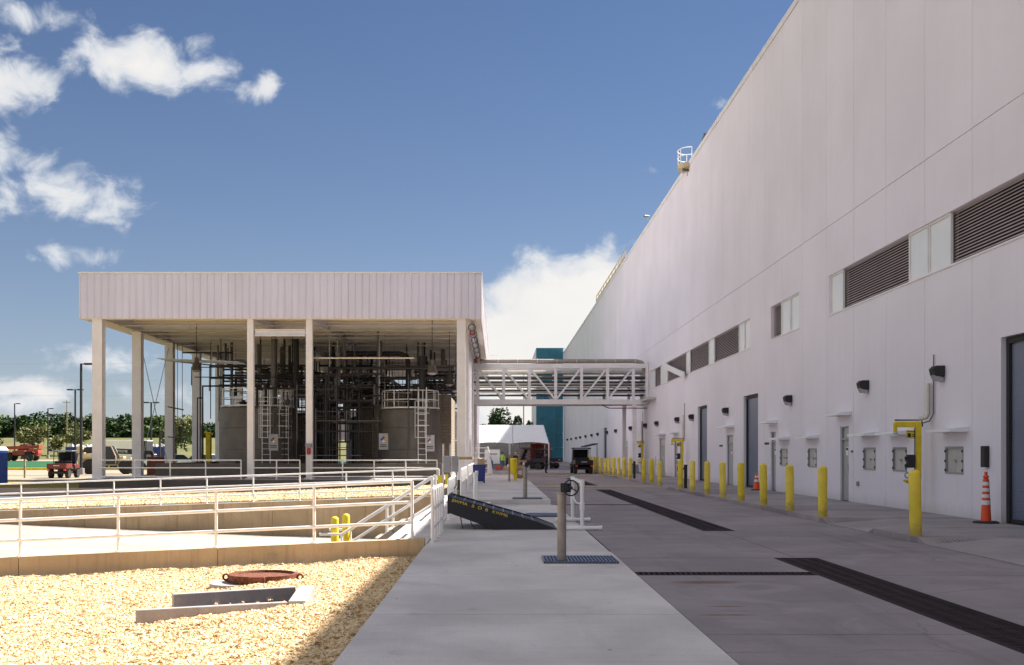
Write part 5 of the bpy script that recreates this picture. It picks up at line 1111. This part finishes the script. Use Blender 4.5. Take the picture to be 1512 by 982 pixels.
def utv(label, loc, rz, body='red', roof='blackpaint', cargo=None):
    """local +y is forward"""
    t = thing('utility_cart', label, 'cart', loc, rz); t.scale = (1.08,1.08,1.08)
    for x in (-.58,.58):
        for y in (-.85,.95): wheelset(t, x, y, .31, .24)
    q = MB(); q.box(-.45,.45,-1.25,1.2,.3,.48); q.build('chassis', mt['black'], t, False, 0, .02)
    q = MB(); q.box(-.68,.68,-1.45,-.25,.68,.74); q.box(-.68,-.63,-1.45,-.25,.74,1.02); q.box(.63,.68,-1.45,-.25,.74,1.02); q.box(-.63,.63,-.30,-.25,.74,1.02); bed = q.build('cargo_bed', mt[body], t, False, 0, .012)
    q = MB(); q.box(-.66,.66,-1.51,-1.455,.68,1.03); tg = q.build('tailgate', mt[body], t, False, 0, .012); q = MB(); q.box(-.22,.22,-1.516,-1.5105,.86,.9); q.build('lettering_strip', mt['white'], tg, False, 0)
    for x in (-.56,.56): q = MB(); q.box(x-.08,x+.08,-1.49,-1.40,.52,.64); q.build('tail_light', mt['orange'], t, False, 0, .01)
    q = MB(); q.prism([(.55,.48),(1.5,.48),(1.55,.7),(1.4,.92),(.75,1.05),(.55,.9)], -.6, .6, 'x'); q.build('hood', mt[body], t, False, 0, .05)
    for x in (-.6,.6):
        for y in (-.85,.95): q = MB(); q.prism([(y-.4,.62),(y-.25,.72),(y+.25,.72),(y+.4,.62),(y+.25,.68),(y-.25,.68)], x-.12, x+.12, 'x'); q.build('mudguard', mt['black'], t, False, 0)
    q = MB(); q.box(-.58,.58,-.15,.3,.6,.78); q.box(-.58,.58,-.24,-.1,.78,1.2); q.build('seat', mt['black'], t, False, 0, .04)
    q = MB()
    for x in (-.62,.62):
        q.path([(x,-.28,.7),(x,-.25,1.85),(x,.45,1.85),(x,.8,1.0)], .025, 6)
    q.build('roll_cage', mt['black'], t)
    q = MB(); q.prism([(-.42,1.87),(.6,1.9),(.72,1.86),(.6,1.95),(-.40,1.95)], -.7, .7, 'x'); q.build('roof', mt[roof], t, False, 0, .02)
    q = MB(); q.hexa([(-.58,.78,1.02),(.58,.78,1.02),(.58,.8,1.02),(-.58,.8,1.02)], [(-.58,.46,1.83),(.58,.46,1.83),(.58,.48,1.83),(-.58,.48,1.83)]); q.build('windscreen', mt['glass'], t, False, 0)
    q = MB(); q.ring((-.3,.5,1.08),.15,.018,'y',16,6); q.tube((-.3,.5,1.08),(-.3,.75,.85),.02,6); q.build('steering_wheel', mt['black'], t)
    if cargo:
        q = MB(); q.hexa([(-.4,-1.3,.745),(.5,-1.3,.745),(.5,-.5,.745),(-.4,-.5,.745)], [(-.25,-1.2,1.15),(.4,-1.2,1.2),(.35,-.6,1.25),(-.2,-.6,1.1)]); q.build('cargo', mt[cargo], t, False, 0, .05)
    return t
utv('red utility cart with dark roof parked on the far left drive', (-33.2, 85.0, -.23), R(2), 'darkred', 'grey')
u = utv('dark utility cart parked on the road beside a standing person', (6.85, 91.0, .0), R(4), 'blackpaint', 'blackpaint')
q = MB(); q.bar((.1,-.2,2.02),(1.1,.1,2.25),.9,.08); q.build('raised_cover', mt['blackpaint'], u, False, 0, .03)
utv('dark utility cart under the right end of the white tent', (3.35, 112, 0), R(75), 'blackpaint', 'blackpaint')
utv('second dark utility cart parked left of the teal tower', (5.1, 118, 0), R(60), 'blackpaint', 'grey')
def telehandler(label, loc, rz, body, boom, letters=None, s=1.0, cabm='glass'):
    """local +x is forward"""
    t = thing('telehandler', label, 'telehandler', loc, rz); t.scale = (s,s,s)
    for x in (-1.55,1.55):
        for y in (-.95,.95):
            q = MB(); r, w = .62, .42; q.lathe([(r*.55,-w/2),(r*.94,-w/2),(r,-w*.3),(r,w*.3),(r*.94,w/2),(r*.55,w/2)], n=24); q.v = [(vx, vz, vy) for vx, vy, vz in q.v]; p = q.build('wheel', mt['tyre'], t); p.location = (x,y,r)
            q = MB(); q.lathe([(r*.55,-w*.4),(r*.5,-w*.2),(r*.2,-w*.2),(r*.2,w*.2),(r*.5,w*.2),(r*.55,w*.4)], n=18); q.v = [(vx, vz, vy) for vx, vy, vz in q.v]; q.build('rim', mt['rim'], p)
    q = MB(); q.prism([(-2.5,.7),(2.2,.7),(2.35,.95),(2.0,1.25),(-.9,1.3),(-1.4,1.75),(-2.6,1.7),(-2.7,1.1)], -.7, .7, 'y'); q.build('chassis', mt[body], t, False, 0, .04)
    q = MB(); q.prism([(-1.0,.85),(.75,.85),(.75,1.5),(.35,2.35),(-.7,2.4),(-1.0,1.6)], -1.12, -.35, 'y'); cb = q.build('cab', mt[cabm], t, False, 0, .03)
    q = MB()
    for (a, b_) in (((-1.0,1.6),(-.7,2.4)),((.75,1.5),(.35,2.35)),((-.7,2.4),(.35,2.35)),((-1.0,.9),(-1.0,1.6)),((.75,.9),(.75,1.5))):
        for y in (-1.13,-.34): q.bar((a[0],y,a[1]),(b_[0],y,b_[1]),.07,.07,(0,1,0))
    q.build('cab_frame', mt[body], t, False, 0)
    q = MB(); q.box(-.9,.9,.36,1.1,.85,1.5); q.build('engine_cover', mt[body], t, False, 0, .05)
    q = MB(); q.bar((-2.3,.0,2.05),(3.0,.0,1.85),.4,.44); bo = q.build('boom', mt[boom], t, False, 0, .02)
    q = MB(); q.bar((3.0,0,1.85),(3.5,0,1.8),.3,.34); q.bar((3.45,0,1.85),(3.75,0,.7),.3,.25); q.build('boom_head', mt[boom], t, False, 0, .02)
    q = MB(); q.box(3.75,3.85,-.6,.6,.35,1.15); q.build('fork_carriage', mt[body], t, False, 0)
    for y in (-.35,.35): q = MB(); q.box(3.85,5.0,y-.06,y+.06,.33,.39); q.build('fork', mt['black'], t, False, 0)
    for x in (-1.55,1.55):
        for y in (-.98,.98): q = MB(); q.prism([(x-.75,1.2),(x-.45,1.38),(x+.45,1.38),(x+.75,1.2),(x+.45,1.32),(x-.45,1.32)], y-.25, y+.25, 'y'); q.build('mudguard', mt[body], t, False, 0)
    q = MB(); q.box(-2.75,-2.4,-.65,.65,1.75,2.35); q.build('rear_tower', mt[body], t, False, 0, .04)
    if letters: lettering(letters, .30, mt['white'], t, (.9,-.225,1.93), (R(90), R(2), 0), .004)
    return t
telehandler('tan telehandler with black boom parked left behind the canopy columns', (-34.6, 99.5, -.21), 0, 'tan', 'black', 'XTREME', 1.05)
telehandler('faded orange telehandler beyond the green grass at far left', (-72.0, 168, .42), R(180), 'machorange', 'machorange', None, 1.05)
def car(label, loc, rz, m_):
    t = thing('parked_car', label, 'car', loc, rz)
    for x in (-.8,.8):
        for y in (-1.4,1.4): wheelset(t, x, y, .34, .22)
    q = MB(); q.prism([(-2.25,.35),(2.3,.35),(2.35,.7),(2.1,.92),(1.1,1.05),(-2.2,1.1),(-2.3,.8)], -.9, .9, 'x'); q.build('body', mt[m_], t, False, 0, .07)
    q = MB(); q.prism([(1.1,1.05),(.4,1.6),(-1.6,1.66),(-2.15,1.1)], -.78, .78, 'x'); q.build('cabin_glass', mt['glass'], t, False, 0, .05)
    q = MB(); q.prism([(.45,1.6),(-1.65,1.66),(-1.6,1.72),(.35,1.66)], -.8, .8, 'x'); q.build('roof', mt[m_], t, False, 0, .02)
    for x in (-.65,.65): q = MB(); q.box(x-.18,x+.18,-2.34,-2.2,.75,.95); q.build('tail_light', mt['red'], t, False, 0)
    return t
car('white car parked behind the second left canopy column', (-42.0, 131, -.2), R(60), 'white'); car('dark car parked far left beyond the canopy columns', (-38.0, 133, -.2), R(-70), 'grey')
car('white car parked between the left canopy columns', (-34.5, 128, -.2), R(80), 'white')
t = thing('cargo_trailer', 'white box trailer behind the tan telehandler', 'trailer', (-42.5, 126, -.2)); q = MB(); q.box(-3,3,-1.2,1.2,.9,3.3); q.build('box', mt['white'], t, False, 0, .04); q = MB(); q.box(2.2,3.005,-1.21,1.21,1.0,3.2); q.build('dark_end', mt['black'], t, False, 0)
for x in (-1.6,-.6,1.6): 
    for y in (-1.0,1.0): wheelset(t, x, y, .45, .25)
# blue skips
for x, y, z, L_, lab in ((-62.5,172,.35,8.0,'long dark blue skip beyond the orange telehandler'), (-54.3,173,.35,6.5,'dark blue skip behind the red cart and lamp posts')):
    t = thing('waste_skip', lab, 'skip', (x, y, z)); q = MB(); h = L_/2; q.box(-h,h,-1.2,1.2,.2,2.2); q.build('body', mt['blue'], t, False, 0, .03)
    for k in range(9): q = MB(); xx = -h+.3+k*(L_-.7)/8; q.box(xx,xx+.12,-1.3,-1.202,.25,2.1); q.build('rib', mt['blue'], t, False, 0)
    q = MB(); rr = random.Random(int(L_))
    for k in range(10):
        xx = -h+.5+k*(L_-1)/9; q.hexa([(xx-.5,-.8,2.2),(xx+.5,-.8,2.2),(xx+.5,.8,2.2),(xx-.5,.8,2.2)], [(xx-.3,-.5,2.3+rr.random()*.5),(xx+.3,-.5,2.3+rr.random()*.5),(xx+.2,.5,2.3+rr.random()*.4),(xx-.3,.5,2.4+rr.random()*.3)])
    q.build('rubbish', mt['canvas'], t, False, 0, .06)
    for s in (-1,1): q = MB(); q.tube((s*h*.8,-1.1,.15),(s*h*.8,1.1,.15),.15,10); q.build('roller', mt['black'], t)
t = thing('portable_toilet', 'bright blue plastic cabin cut by the left picture edge', 'cabin', (-29.9, 66, -.2)); q = MB(); q.box(-.55,.55,-.55,.55,.05,2.05); q.build('cabin', mt['bluelight'], t, False, 0, .03); q = MB(); q.prism([(-.58,2.05),(.58,2.05),(.4,2.25),(-.4,2.25)], -.58,.58,'y'); q.build('roof', mt['white'], t, False, 0); q = MB(); q.box(-.4,.4,-.575,-.552,.1,1.95); q.build('door', mt['bluelight'], t, False, 0)
t = thing('timber_sign_post', 'thin timber post standing on the drive left of the red cart', 'post', (-35.9, 84.3, -.23)); q = MB(); q.box(-.06,.06,-.06,.06,0,1.5); q.build('stake', mt['wood'], t, False, 0); q = MB(); q.prism([(-.35,1.45),(.35,1.45),(.2,1.7),(-.2,1.7)], -.09,-.065,'y'); q.build('board', mt['black'], t, False, 0)
q = MB(); q.box(-29.2,-27.4,92.4,93.6,-.2,1.25); q.box(-29.25,-27.35,92.35,93.65,1.253,1.35); tag(q.build('rusty_crate', mt['rust'], smooth=0, bevel=.02), 'rusty brown steel crate behind the second canopy column', 'crate')
# lamp posts
def lamp_post(label, x, y, h, arms=(1,)):
    z = terrain_z(x, y); t = thing('lamp_post', label, 'lamp post', (x, y, z)); q = MB(); q.tube((0,0,.6),(0,0,h),.13,10,.10); q.build('pole', mt['black'], t); q = MB(); q.lathe([(.28,0),(.28,.6),(.1,.62)], n=12); q.build('footing', mt['kerb'], t)
    for s in arms: q = MB(); q.box(min(0,s*.35),max(0,s*.35),-.04,.04,h-.08,h); q.build('arm', mt['black'], t, False, 0); q = MB(); q.box(min(s*.3,s*1.0),max(s*.3,s*1.0),-.2,.2,h-.12,h+.04); q.build('lamp_head', mt['black'], t, False, 0, .03)
lamp_post('tall black lamp post just left of the canopy', -36.2, 96.5, 9.7); lamp_post('double headed lamp post behind the tall left lamp post', -52.5, 138, 9.6, (-1,1)); lamp_post('slim lamp post with one head above the blue skip', -81, 200, 9.0); lamp_post('slim lamp post with one head at the far left edge', -87, 200, 9.9)
lamp_post('double headed lamp post between the left canopy columns', -44, 141, 8.1, (-1,1)); lamp_post('low single lamp post between the left canopy columns', -36.5, 120, 3.9)
def pole(label, x, y, h): z = terrain_z(x, y); t = thing('utility_pole', label, 'pole', (x, y, z)); q = MB(); q.tube((0,0,0),(0,0,h),.16,8,.1); q.build('mast', mt['wood'], t); q = MB(); q.box(-.9,.9,-.06,.06,h-.5,h-.38); q.build('crossarm', mt['wood'], t, False, 0)
pole('wooden utility pole in front of the dark left trees', -97, 250, 10.5); pole('thin wooden utility pole behind the bridge and tent', 5.6, 240, 18)
t = thing('overhead_wires', 'thin overhead wires crossing low in the left sky', 'wires', (-100, 320, 8))
for z0 in (28, 23, 18.5):
    q = MB(); q.path([(-260+i*20, 330, z0+.0006*(i*20-130)**2*.25) for i in range(14)], .022, 4); q.build('wire', mt['grey'], t, True)

# ================================================================== TENT AREA
TT = thing('white_tent', 'white peaked tent across the end of the road', 'tent', (1.2, 116, 0))
x0, x1, yn, yf, ze, zr = -2.7, 5.15, 112, 122, 2.6, 4.6
def tentface(pts, nm): q = MB(); q.add(pts, [tuple(range(len(pts)))]); o = q.build(nm, mt['tent'], TT, True, 0); s = o.modifiers.new('solid', 'SOLIDIFY'); s.thickness = .02; return o
n = 24; vv = []; ff = []
for j in range(9):
    f = j/8
    for i in range(n+1):
        u = i/n; x = x0+(x1-x0)*u - (.35*f*(u-.5)*2); sag = -.12*math.sin(math.pi*f)
        low = .16*abs(math.sin(math.pi*u*2))*(1-f)**2
        vv.append((x, yn+(5.0)*f, ze+(zr-ze)*f+sag+low))
for j in range(8):
    for i in range(n): ff.append((j*(n+1)+i, j*(n+1)+i+1, (j+1)*(n+1)+i+1, (j+1)*(n+1)+i))
q = MB(); q.add(vv, ff); o = q.build('roof_slope', mt['tent'], TT, True, 60)
q = MB(); q.add([(a, 234-b_, c) for a, b_, c in vv], ff); q.build('roof_slope', mt['tent'], TT, True, 60)
tentface([(x0,yn,ze),(x0+.35,117,zr),(x0,yf,ze)], 'gable'); tentface([(x1,yn,ze),(x1-.35,117,zr),(x1,yf,ze)], 'gable')
for x in (x0, (x0+x1)/2, x1):
    for y in (yn, yf): q = MB(); q.tube((x,y,0),(x,y,ze+.05),.05,8); q.build('pole', mt['railwhite'], TT, True)
q = MB(); q.tube((1.5,111.9,2.4),(1.5,111.9,4.5),.05,6); q.build('guy_mast', mt['steel'], TT, True)
q = MB(); q.box(-6,3.9,126,126.4,-.2,3.0); tag(q.build('block_wall', mt['blockgrey'], smooth=0), 'grey block wall behind the white tent', 'wall')
t = thing('orange_lift', 'orange scissor lift parked under the white tent', 'lift', (3.0, 119.5, 0)); q = MB(); q.box(-.7,.7,-1,1,.35,.9); q.build('base', mt['machorange'], t, False, 0, .03); q = MB()
for k in range(4): q.bar((-.6,-.8,.95+k*.3),(.6,-.8,1.25+k*.3),.06,.08,(0,1,0)); q.bar((.6,-.72,.95+k*.3),(-.6,-.72,1.25+k*.3),.06,.08,(0,1,0))
q.build('scissor_arms', mt['machorange'], t, False, 0); q = MB(); q.box(-.7,.7,-1,1,2.15,2.25); 
for z in (2.6,3.0): q.box(-.7,.7,-1,-.95,z,z+.05); q.box(-.7,-.65,-.95,1,z,z+.05); q.box(.65,.7,-.95,1,z,z+.05)
for x in (-.7,-.02,.65): q.box(x,x+.05,-1,-.95,2.25,3.0)
q.build('platform', mt['machorange'], t, False, 0)
for x in (-.6,.6):
    for y in (-.8,.8): wheelset(t, x, y, .28, .2)
t = thing('red_container', 'rusty red container box under the white tent', 'container', (4.7, 123, 0)); q = MB(); q.box(-1.1,1.1,-1,1,.1,2.7); q.build('box', mt['machorange'], t, False, 0)
for k in range(8): q = MB(); q.box(-1.05+k*.27,-.95+k*.27,-1.04,-1.002,.2,2.6); q.build('rib', mt['rust'], t, False, 0)
# boxes, tables and bundles
t = thing('notice_board', 'white notice board leaning among the bundles under the tent', 'board', (-.55, 109.5, 0)); q = MB(); q.box(-.75,.75,-.03,.03,.6,2.0); q.build('panel', mt['white'], t, False, 0); q = MB(); q.box(-.3,.5,-.036,-.031,1.5,1.62); q.build('print', mt['grey'], t, False, 0)
for s in (-.65,.65): q = MB(); q.bar((s,.4,0),(s,0,1.9),.05,.05); q.build('leg', mt['grey'], t, False, 0)
for i, (x, y, w_, h, m_, lab) in enumerate(((-1.75,106,.6,1.15,'tent','crumpled white sack nearest the canopy edge'),(-1.25,109,.9,.8,'grey','grey equipment case behind the white sack'),(.1,106.5,.7,.45,'machorange','orange tool case on the ground under the tent'),(.75,106.5,.5,.4,'card','small cardboard box beside the orange tool case'),(1.15,107,.55,.55,'tent','white bundle beside the small cardboard box'),(1.2,110.5,.9,1.2,'pipedark','dark crate behind the white bundle'),(2.75,108,.8,.75,'canvas','grey sack left of the carts under the tent'),(2.0,111,.6,1.5,'wood','brown upright timber crate near the carts'))):
    q = MB(); w2 = w_/2; q.hexa([(x-w2,y-w2,.003),(x+w2,y-w2,.003),(x+w2,y+w2,.003),(x-w2,y+w2,.003)], [(x-w2*.8,y-w2*.8,h),(x+w2*.75,y-w2*.8,h*.93),(x+w2*.8,y+w2*.8,h),(x-w2*.8,y+w2*.8,h*1.03)]); tag(q.build('supply_bundle', mt[m_], smooth=0, bevel=.06), lab, 'bundle')

# ================================================================== PEOPLE
def person(label, loc, rz, top, legs, pose='stand', cap=None, h=1.76):
    V = {'pel':(0,0,.93),'wa':(0,.0,1.08),'ch':(0,.01,1.32),'nk':(0,.02,1.50),'hd':(0,.03,1.62),'tp':(0,.02,1.75)}
    if pose == 'bend': V.update({'wa':(0,.08,1.06),'ch':(0,.24,1.24),'nk':(0,.35,1.36),'hd':(0,.43,1.45),'tp':(0,.47,1.57)})
    ch = Vector(V['ch']); L_ = []
    vs = [V['pel'],V['wa'],V['ch'],V['nk'],V['hd'],V['tp']]; rad = [.15,.135,.165,.06,.095,.06]; ed = [(0,1),(1,2),(2,3),(3,4),(4,5)]
    def addv(p, r, par): vs.append(tuple(p)); rad.append(r); ed.append((par, len(vs)-1)); return len(vs)-1
    for s in (-1, 1):
        sh = addv(ch+Vector((s*.19,0,.09)), .062, 2)
        if pose == 'bend': el = addv(ch+Vector((s*.25,.16,-.15)), .046, sh); wr = addv(ch+Vector((s*.2,.35,-.28)), .034, el); hd = addv(ch+Vector((s*.19,.43,-.33)), .034, wr)
        else: el = addv(ch+Vector((s*.26,-.02,-.18)), .048, sh); wr = addv(ch+Vector((s*.25,.1,-.40)), .035, el); hd = addv(ch+Vector((s*.24,.14,-.50)), .034, wr)
        hp = addv((s*.095,0,.86), .10, 0); kn = addv((s*.11,.03,.49), .068, hp); an = addv((s*.12,-.01,.09), .046, kn); to = addv((s*.13,.14,.045), .04, an)
    me = bpy.data.meshes.new('body'); me.from_pydata(vs, ed, []); o = bpy.data.objects.new('body', me); COL.objects.link(o)
    bpy.context.view_layer.objects.active = o
    sk = o.modifiers.new('skin', 'SKIN'); sv = me.skin_vertices[0].data
    for i, r in enumerate(rad): sv[i].radius = (r, r*(.72 if i in (0,1,2) else 1)); sv[i].use_root = (i == 0)
    ss = o.modifiers.new('sub', 'SUBSURF'); ss.levels = 2; ss.render_levels = 2
    bpy.context.view_layer.update()
    m2 = bpy.data.meshes.new_from_object(o.evaluated_get(bpy.context.evaluated_depsgraph_get())); bpy.data.objects.remove(o)
    for m_ in (top, legs, 'skin', 'black'): m2.materials.append(mt[m_])
    nk = Vector(V['nk'])
    hands = [Vector(vs[k]) for k in range(len(vs)) if rad[k] == .034]
    for p in m2.polygons:
        c = p.center; p.use_smooth = True
        p.material_index = 0
        if c.z < .95: p.material_index = 1
        if c.z < .1: p.material_index = 3
        if c.z > nk.z-.02 and abs(c.x) < .13: p.material_index = 2
        if any((c-hh).length < .09 for hh in hands) : p.material_index = 2
    t = thing('person', label, 'person', loc, rz); t.scale = (h/1.79,)*3
    b = bpy.data.objects.new('body', m2); COL.objects.link(b); b.parent = t
    q = MB(); hd = Vector(V['hd']); q.lathe([(.108,-.01),(.112,.05),(.1,.11),(.06,.155),(.01,.17)], (hd.x,hd.y-.018,hd.z+.01), 14)
    if cap: q.box(-.07,.07,hd.y+.06,hd.y+.19,hd.z+.06,hd.z+.075)
    q.build('cap' if cap else 'hair', mt[cap or 'hair'], t)
    if top == 'vest':
        q = MB()
        for s in (-.07,.07): q.box(s-.02,s+.02,ch.y-.16,ch.y-.135,ch.z-.2,ch.z+.12)
        q.build('reflective_strip', mt['reflect'], t, False, 0)
    # five fingers on each hand
    for hh in hands:
        q = MB()
        for k in range(4): q.path([hh+Vector((.0,(k-1.5)*.018+.02,-.02)), hh+Vector((0,(k-1.5)*.02+.03,-.07-.008*(k in (1,2)))), hh+Vector((.0,(k-1.5)*.02+.045,-.1-.01*(k in (1,2))))], .009, 5)
        q.path([hh+Vector((0,.03,0)), hh+Vector((0,.07,-.02)), hh+Vector((0,.085,-.05))], .010, 5); q.build('fingers', mt['skin'], t)
    return t
person('person in dark clothes and cap standing left of the dark cart', (3.95, 91.2, 0), R(-80), 'shirtdark', 'shirtdark', 'stand', 'black')
person('person in green hi vis vest under the white tent', (.45, 109.0, .0), R(170), 'vest', 'denim', 'stand')
person('person in pale blue shirt and jeans bending near the white sacks', (-.55, 107.5, .0), R(100), 'shirtblue', 'denim', 'bend')
person('person in dark clothes behind the yellow drum', (1.75, 109.5, .0), R(30), 'shirtdark', 'denim', 'stand', 'card')

# ================================================================== TREES
def leaf_cloud(b, c, rx, ry, rz_, n, size, rn, lumps=9):
    cs = []
    for k in range(lumps):
        while True:
            p = Vector((rn.uniform(-1,1), rn.uniform(-1,1), rn.uniform(-.8,1)))
            if p.length < 1: break
        cs.append((p*.68, rn.uniform(.28,.5)))
    for k in range(n):
        lc, lr = rn.choice(cs); d_ = Vector((rn.gauss(0,1), rn.gauss(0,1), rn.gauss(0,1))).normalized()*lr*rn.uniform(.55,1.05)
        p = lc+d_; p = Vector((c[0]+p.x*rx, c[1]+p.y*ry, c[2]+p.z*rz_)); s = size*rn.uniform(.6,1.3)
        u = Vector((rn.gauss(0,1), rn.gauss(0,1), rn.gauss(0,.6))).normalized(); v = u.cross(Vector((rn.gauss(0,1), rn.gauss(0,1), rn.gauss(0,1)))).normalized()
        b.add([p-u*s, p+v*s*.5, p+u*s, p-v*s*.5], [(0,1,2,3)])
def tree(label, x, y, h, w, mat, seed, n=1500, size=.32, trunk=.25, group=None):
    rn = random.Random(seed); z = terrain_z(x, y); t = thing('tree', label, 'tree', (x, y, z), 0, group)
    b = MB(); leaf_cloud(b, (0,0,h*.60), w/2, w/2, h*.46, n, size, rn); b.mi = 0; me = b
    m_ = me.build('crown', mt[mat], t, False, 0)
    q = MB(); q.path([(0,0,0),(.05,0,h*.25),(-.04,.05,h*.6)], .18*h/6, 8, .06*h/6)
    for k in range(6):
        a = rn.uniform(0,6.28); z0 = h*rn.uniform(.2,.45); q.path([(0,0,z0),(math.cos(a)*w*.18,math.sin(a)*w*.18,z0+h*.15),(math.cos(a)*w*.34,math.sin(a)*w*.34,z0+h*.33)], .06*h/6, 5, .02)
    q.build('trunk', mt['bark'], t); return t
tree('olive green bushy tree above the orange telehandler', -93, 222, 6.6, 9.5, 'leaf3', 1); tree('olive green tree left of the canopy behind the lamp posts', -84.5, 222, 6.2, 8.5, 'leaf3', 2)
tree('small pale shrub between two slim lamp posts', -89.5, 224, 3.6, 4.0, 'leaf3', 6, 600); tree('small olive tree at the far left picture edge', -101, 222, 4.6, 6, 'leaf3', 9, 900)
tree('bright yellow green tree seen between the left canopy columns', -43.5, 150, 7.0, 6.0, 'leaf3', 3, 1500, .3); tree('yellow green young tree seen through the gap between the tanks', -17.5, 160, 5.2, 6.5, 'leaf3', 4, 1500, .3)
tree('dark round tree behind the left half of the tent', .4, 185, 8.9, 6.4, 'leaf1', 5, 2200, .3); tree('bright green tree behind the tent next to the bridge pole', 3.2, 190, 7.6, 5, 'leaf2', 7, 1500, .28); tree('low green shrub tree behind the tent near the teal tower', 6.0, 212, 8.0, 4, 'leaf2', 8, 1000, .28)
rn = random.Random(5); b = MB()
x = -175.0
while x < -30:
    tall = 8.2 if x < -93 else 5.4; z = terrain_z(x, 320)
    for row in range(2):
        y = rn.uniform(306, 316) if row == 0 else rn.uniform(322, 340); h = tall*rn.uniform(.85,1.08)*(.8 if row == 0 else 1)
        b.mi = rn.choice((0,0,1)); leaf_cloud(b, (x+rn.uniform(-2,2),y,z+h*.46), rn.uniform(5.5,8), 5, h*.55, 1100, .6, rn, 12)
        leaf_cloud(b, (x+rn.uniform(-2,2),y-3,z+.8), 5.5, 3, 1.8, 350, .6, rn, 8)
    x += rn.uniform(4.2,5.6)
while x < 12:
    y = rn.uniform(300, 330); h = 6.5*rn.uniform(.8,1.15); b.mi = rn.choice((0,1)); leaf_cloud(b, (x,y,terrain_z(x,y)+h*.42), rn.uniform(5,7.5), 5, h*.55, 800, .6, rn, 10); x += rn.uniform(4,5.5)
o = b.build('tree_line', [mt['leaf1'], mt['leaf2']], smooth=0); tag(o, 'dark green belt of trees along the left horizon', 'trees', kind='stuff')
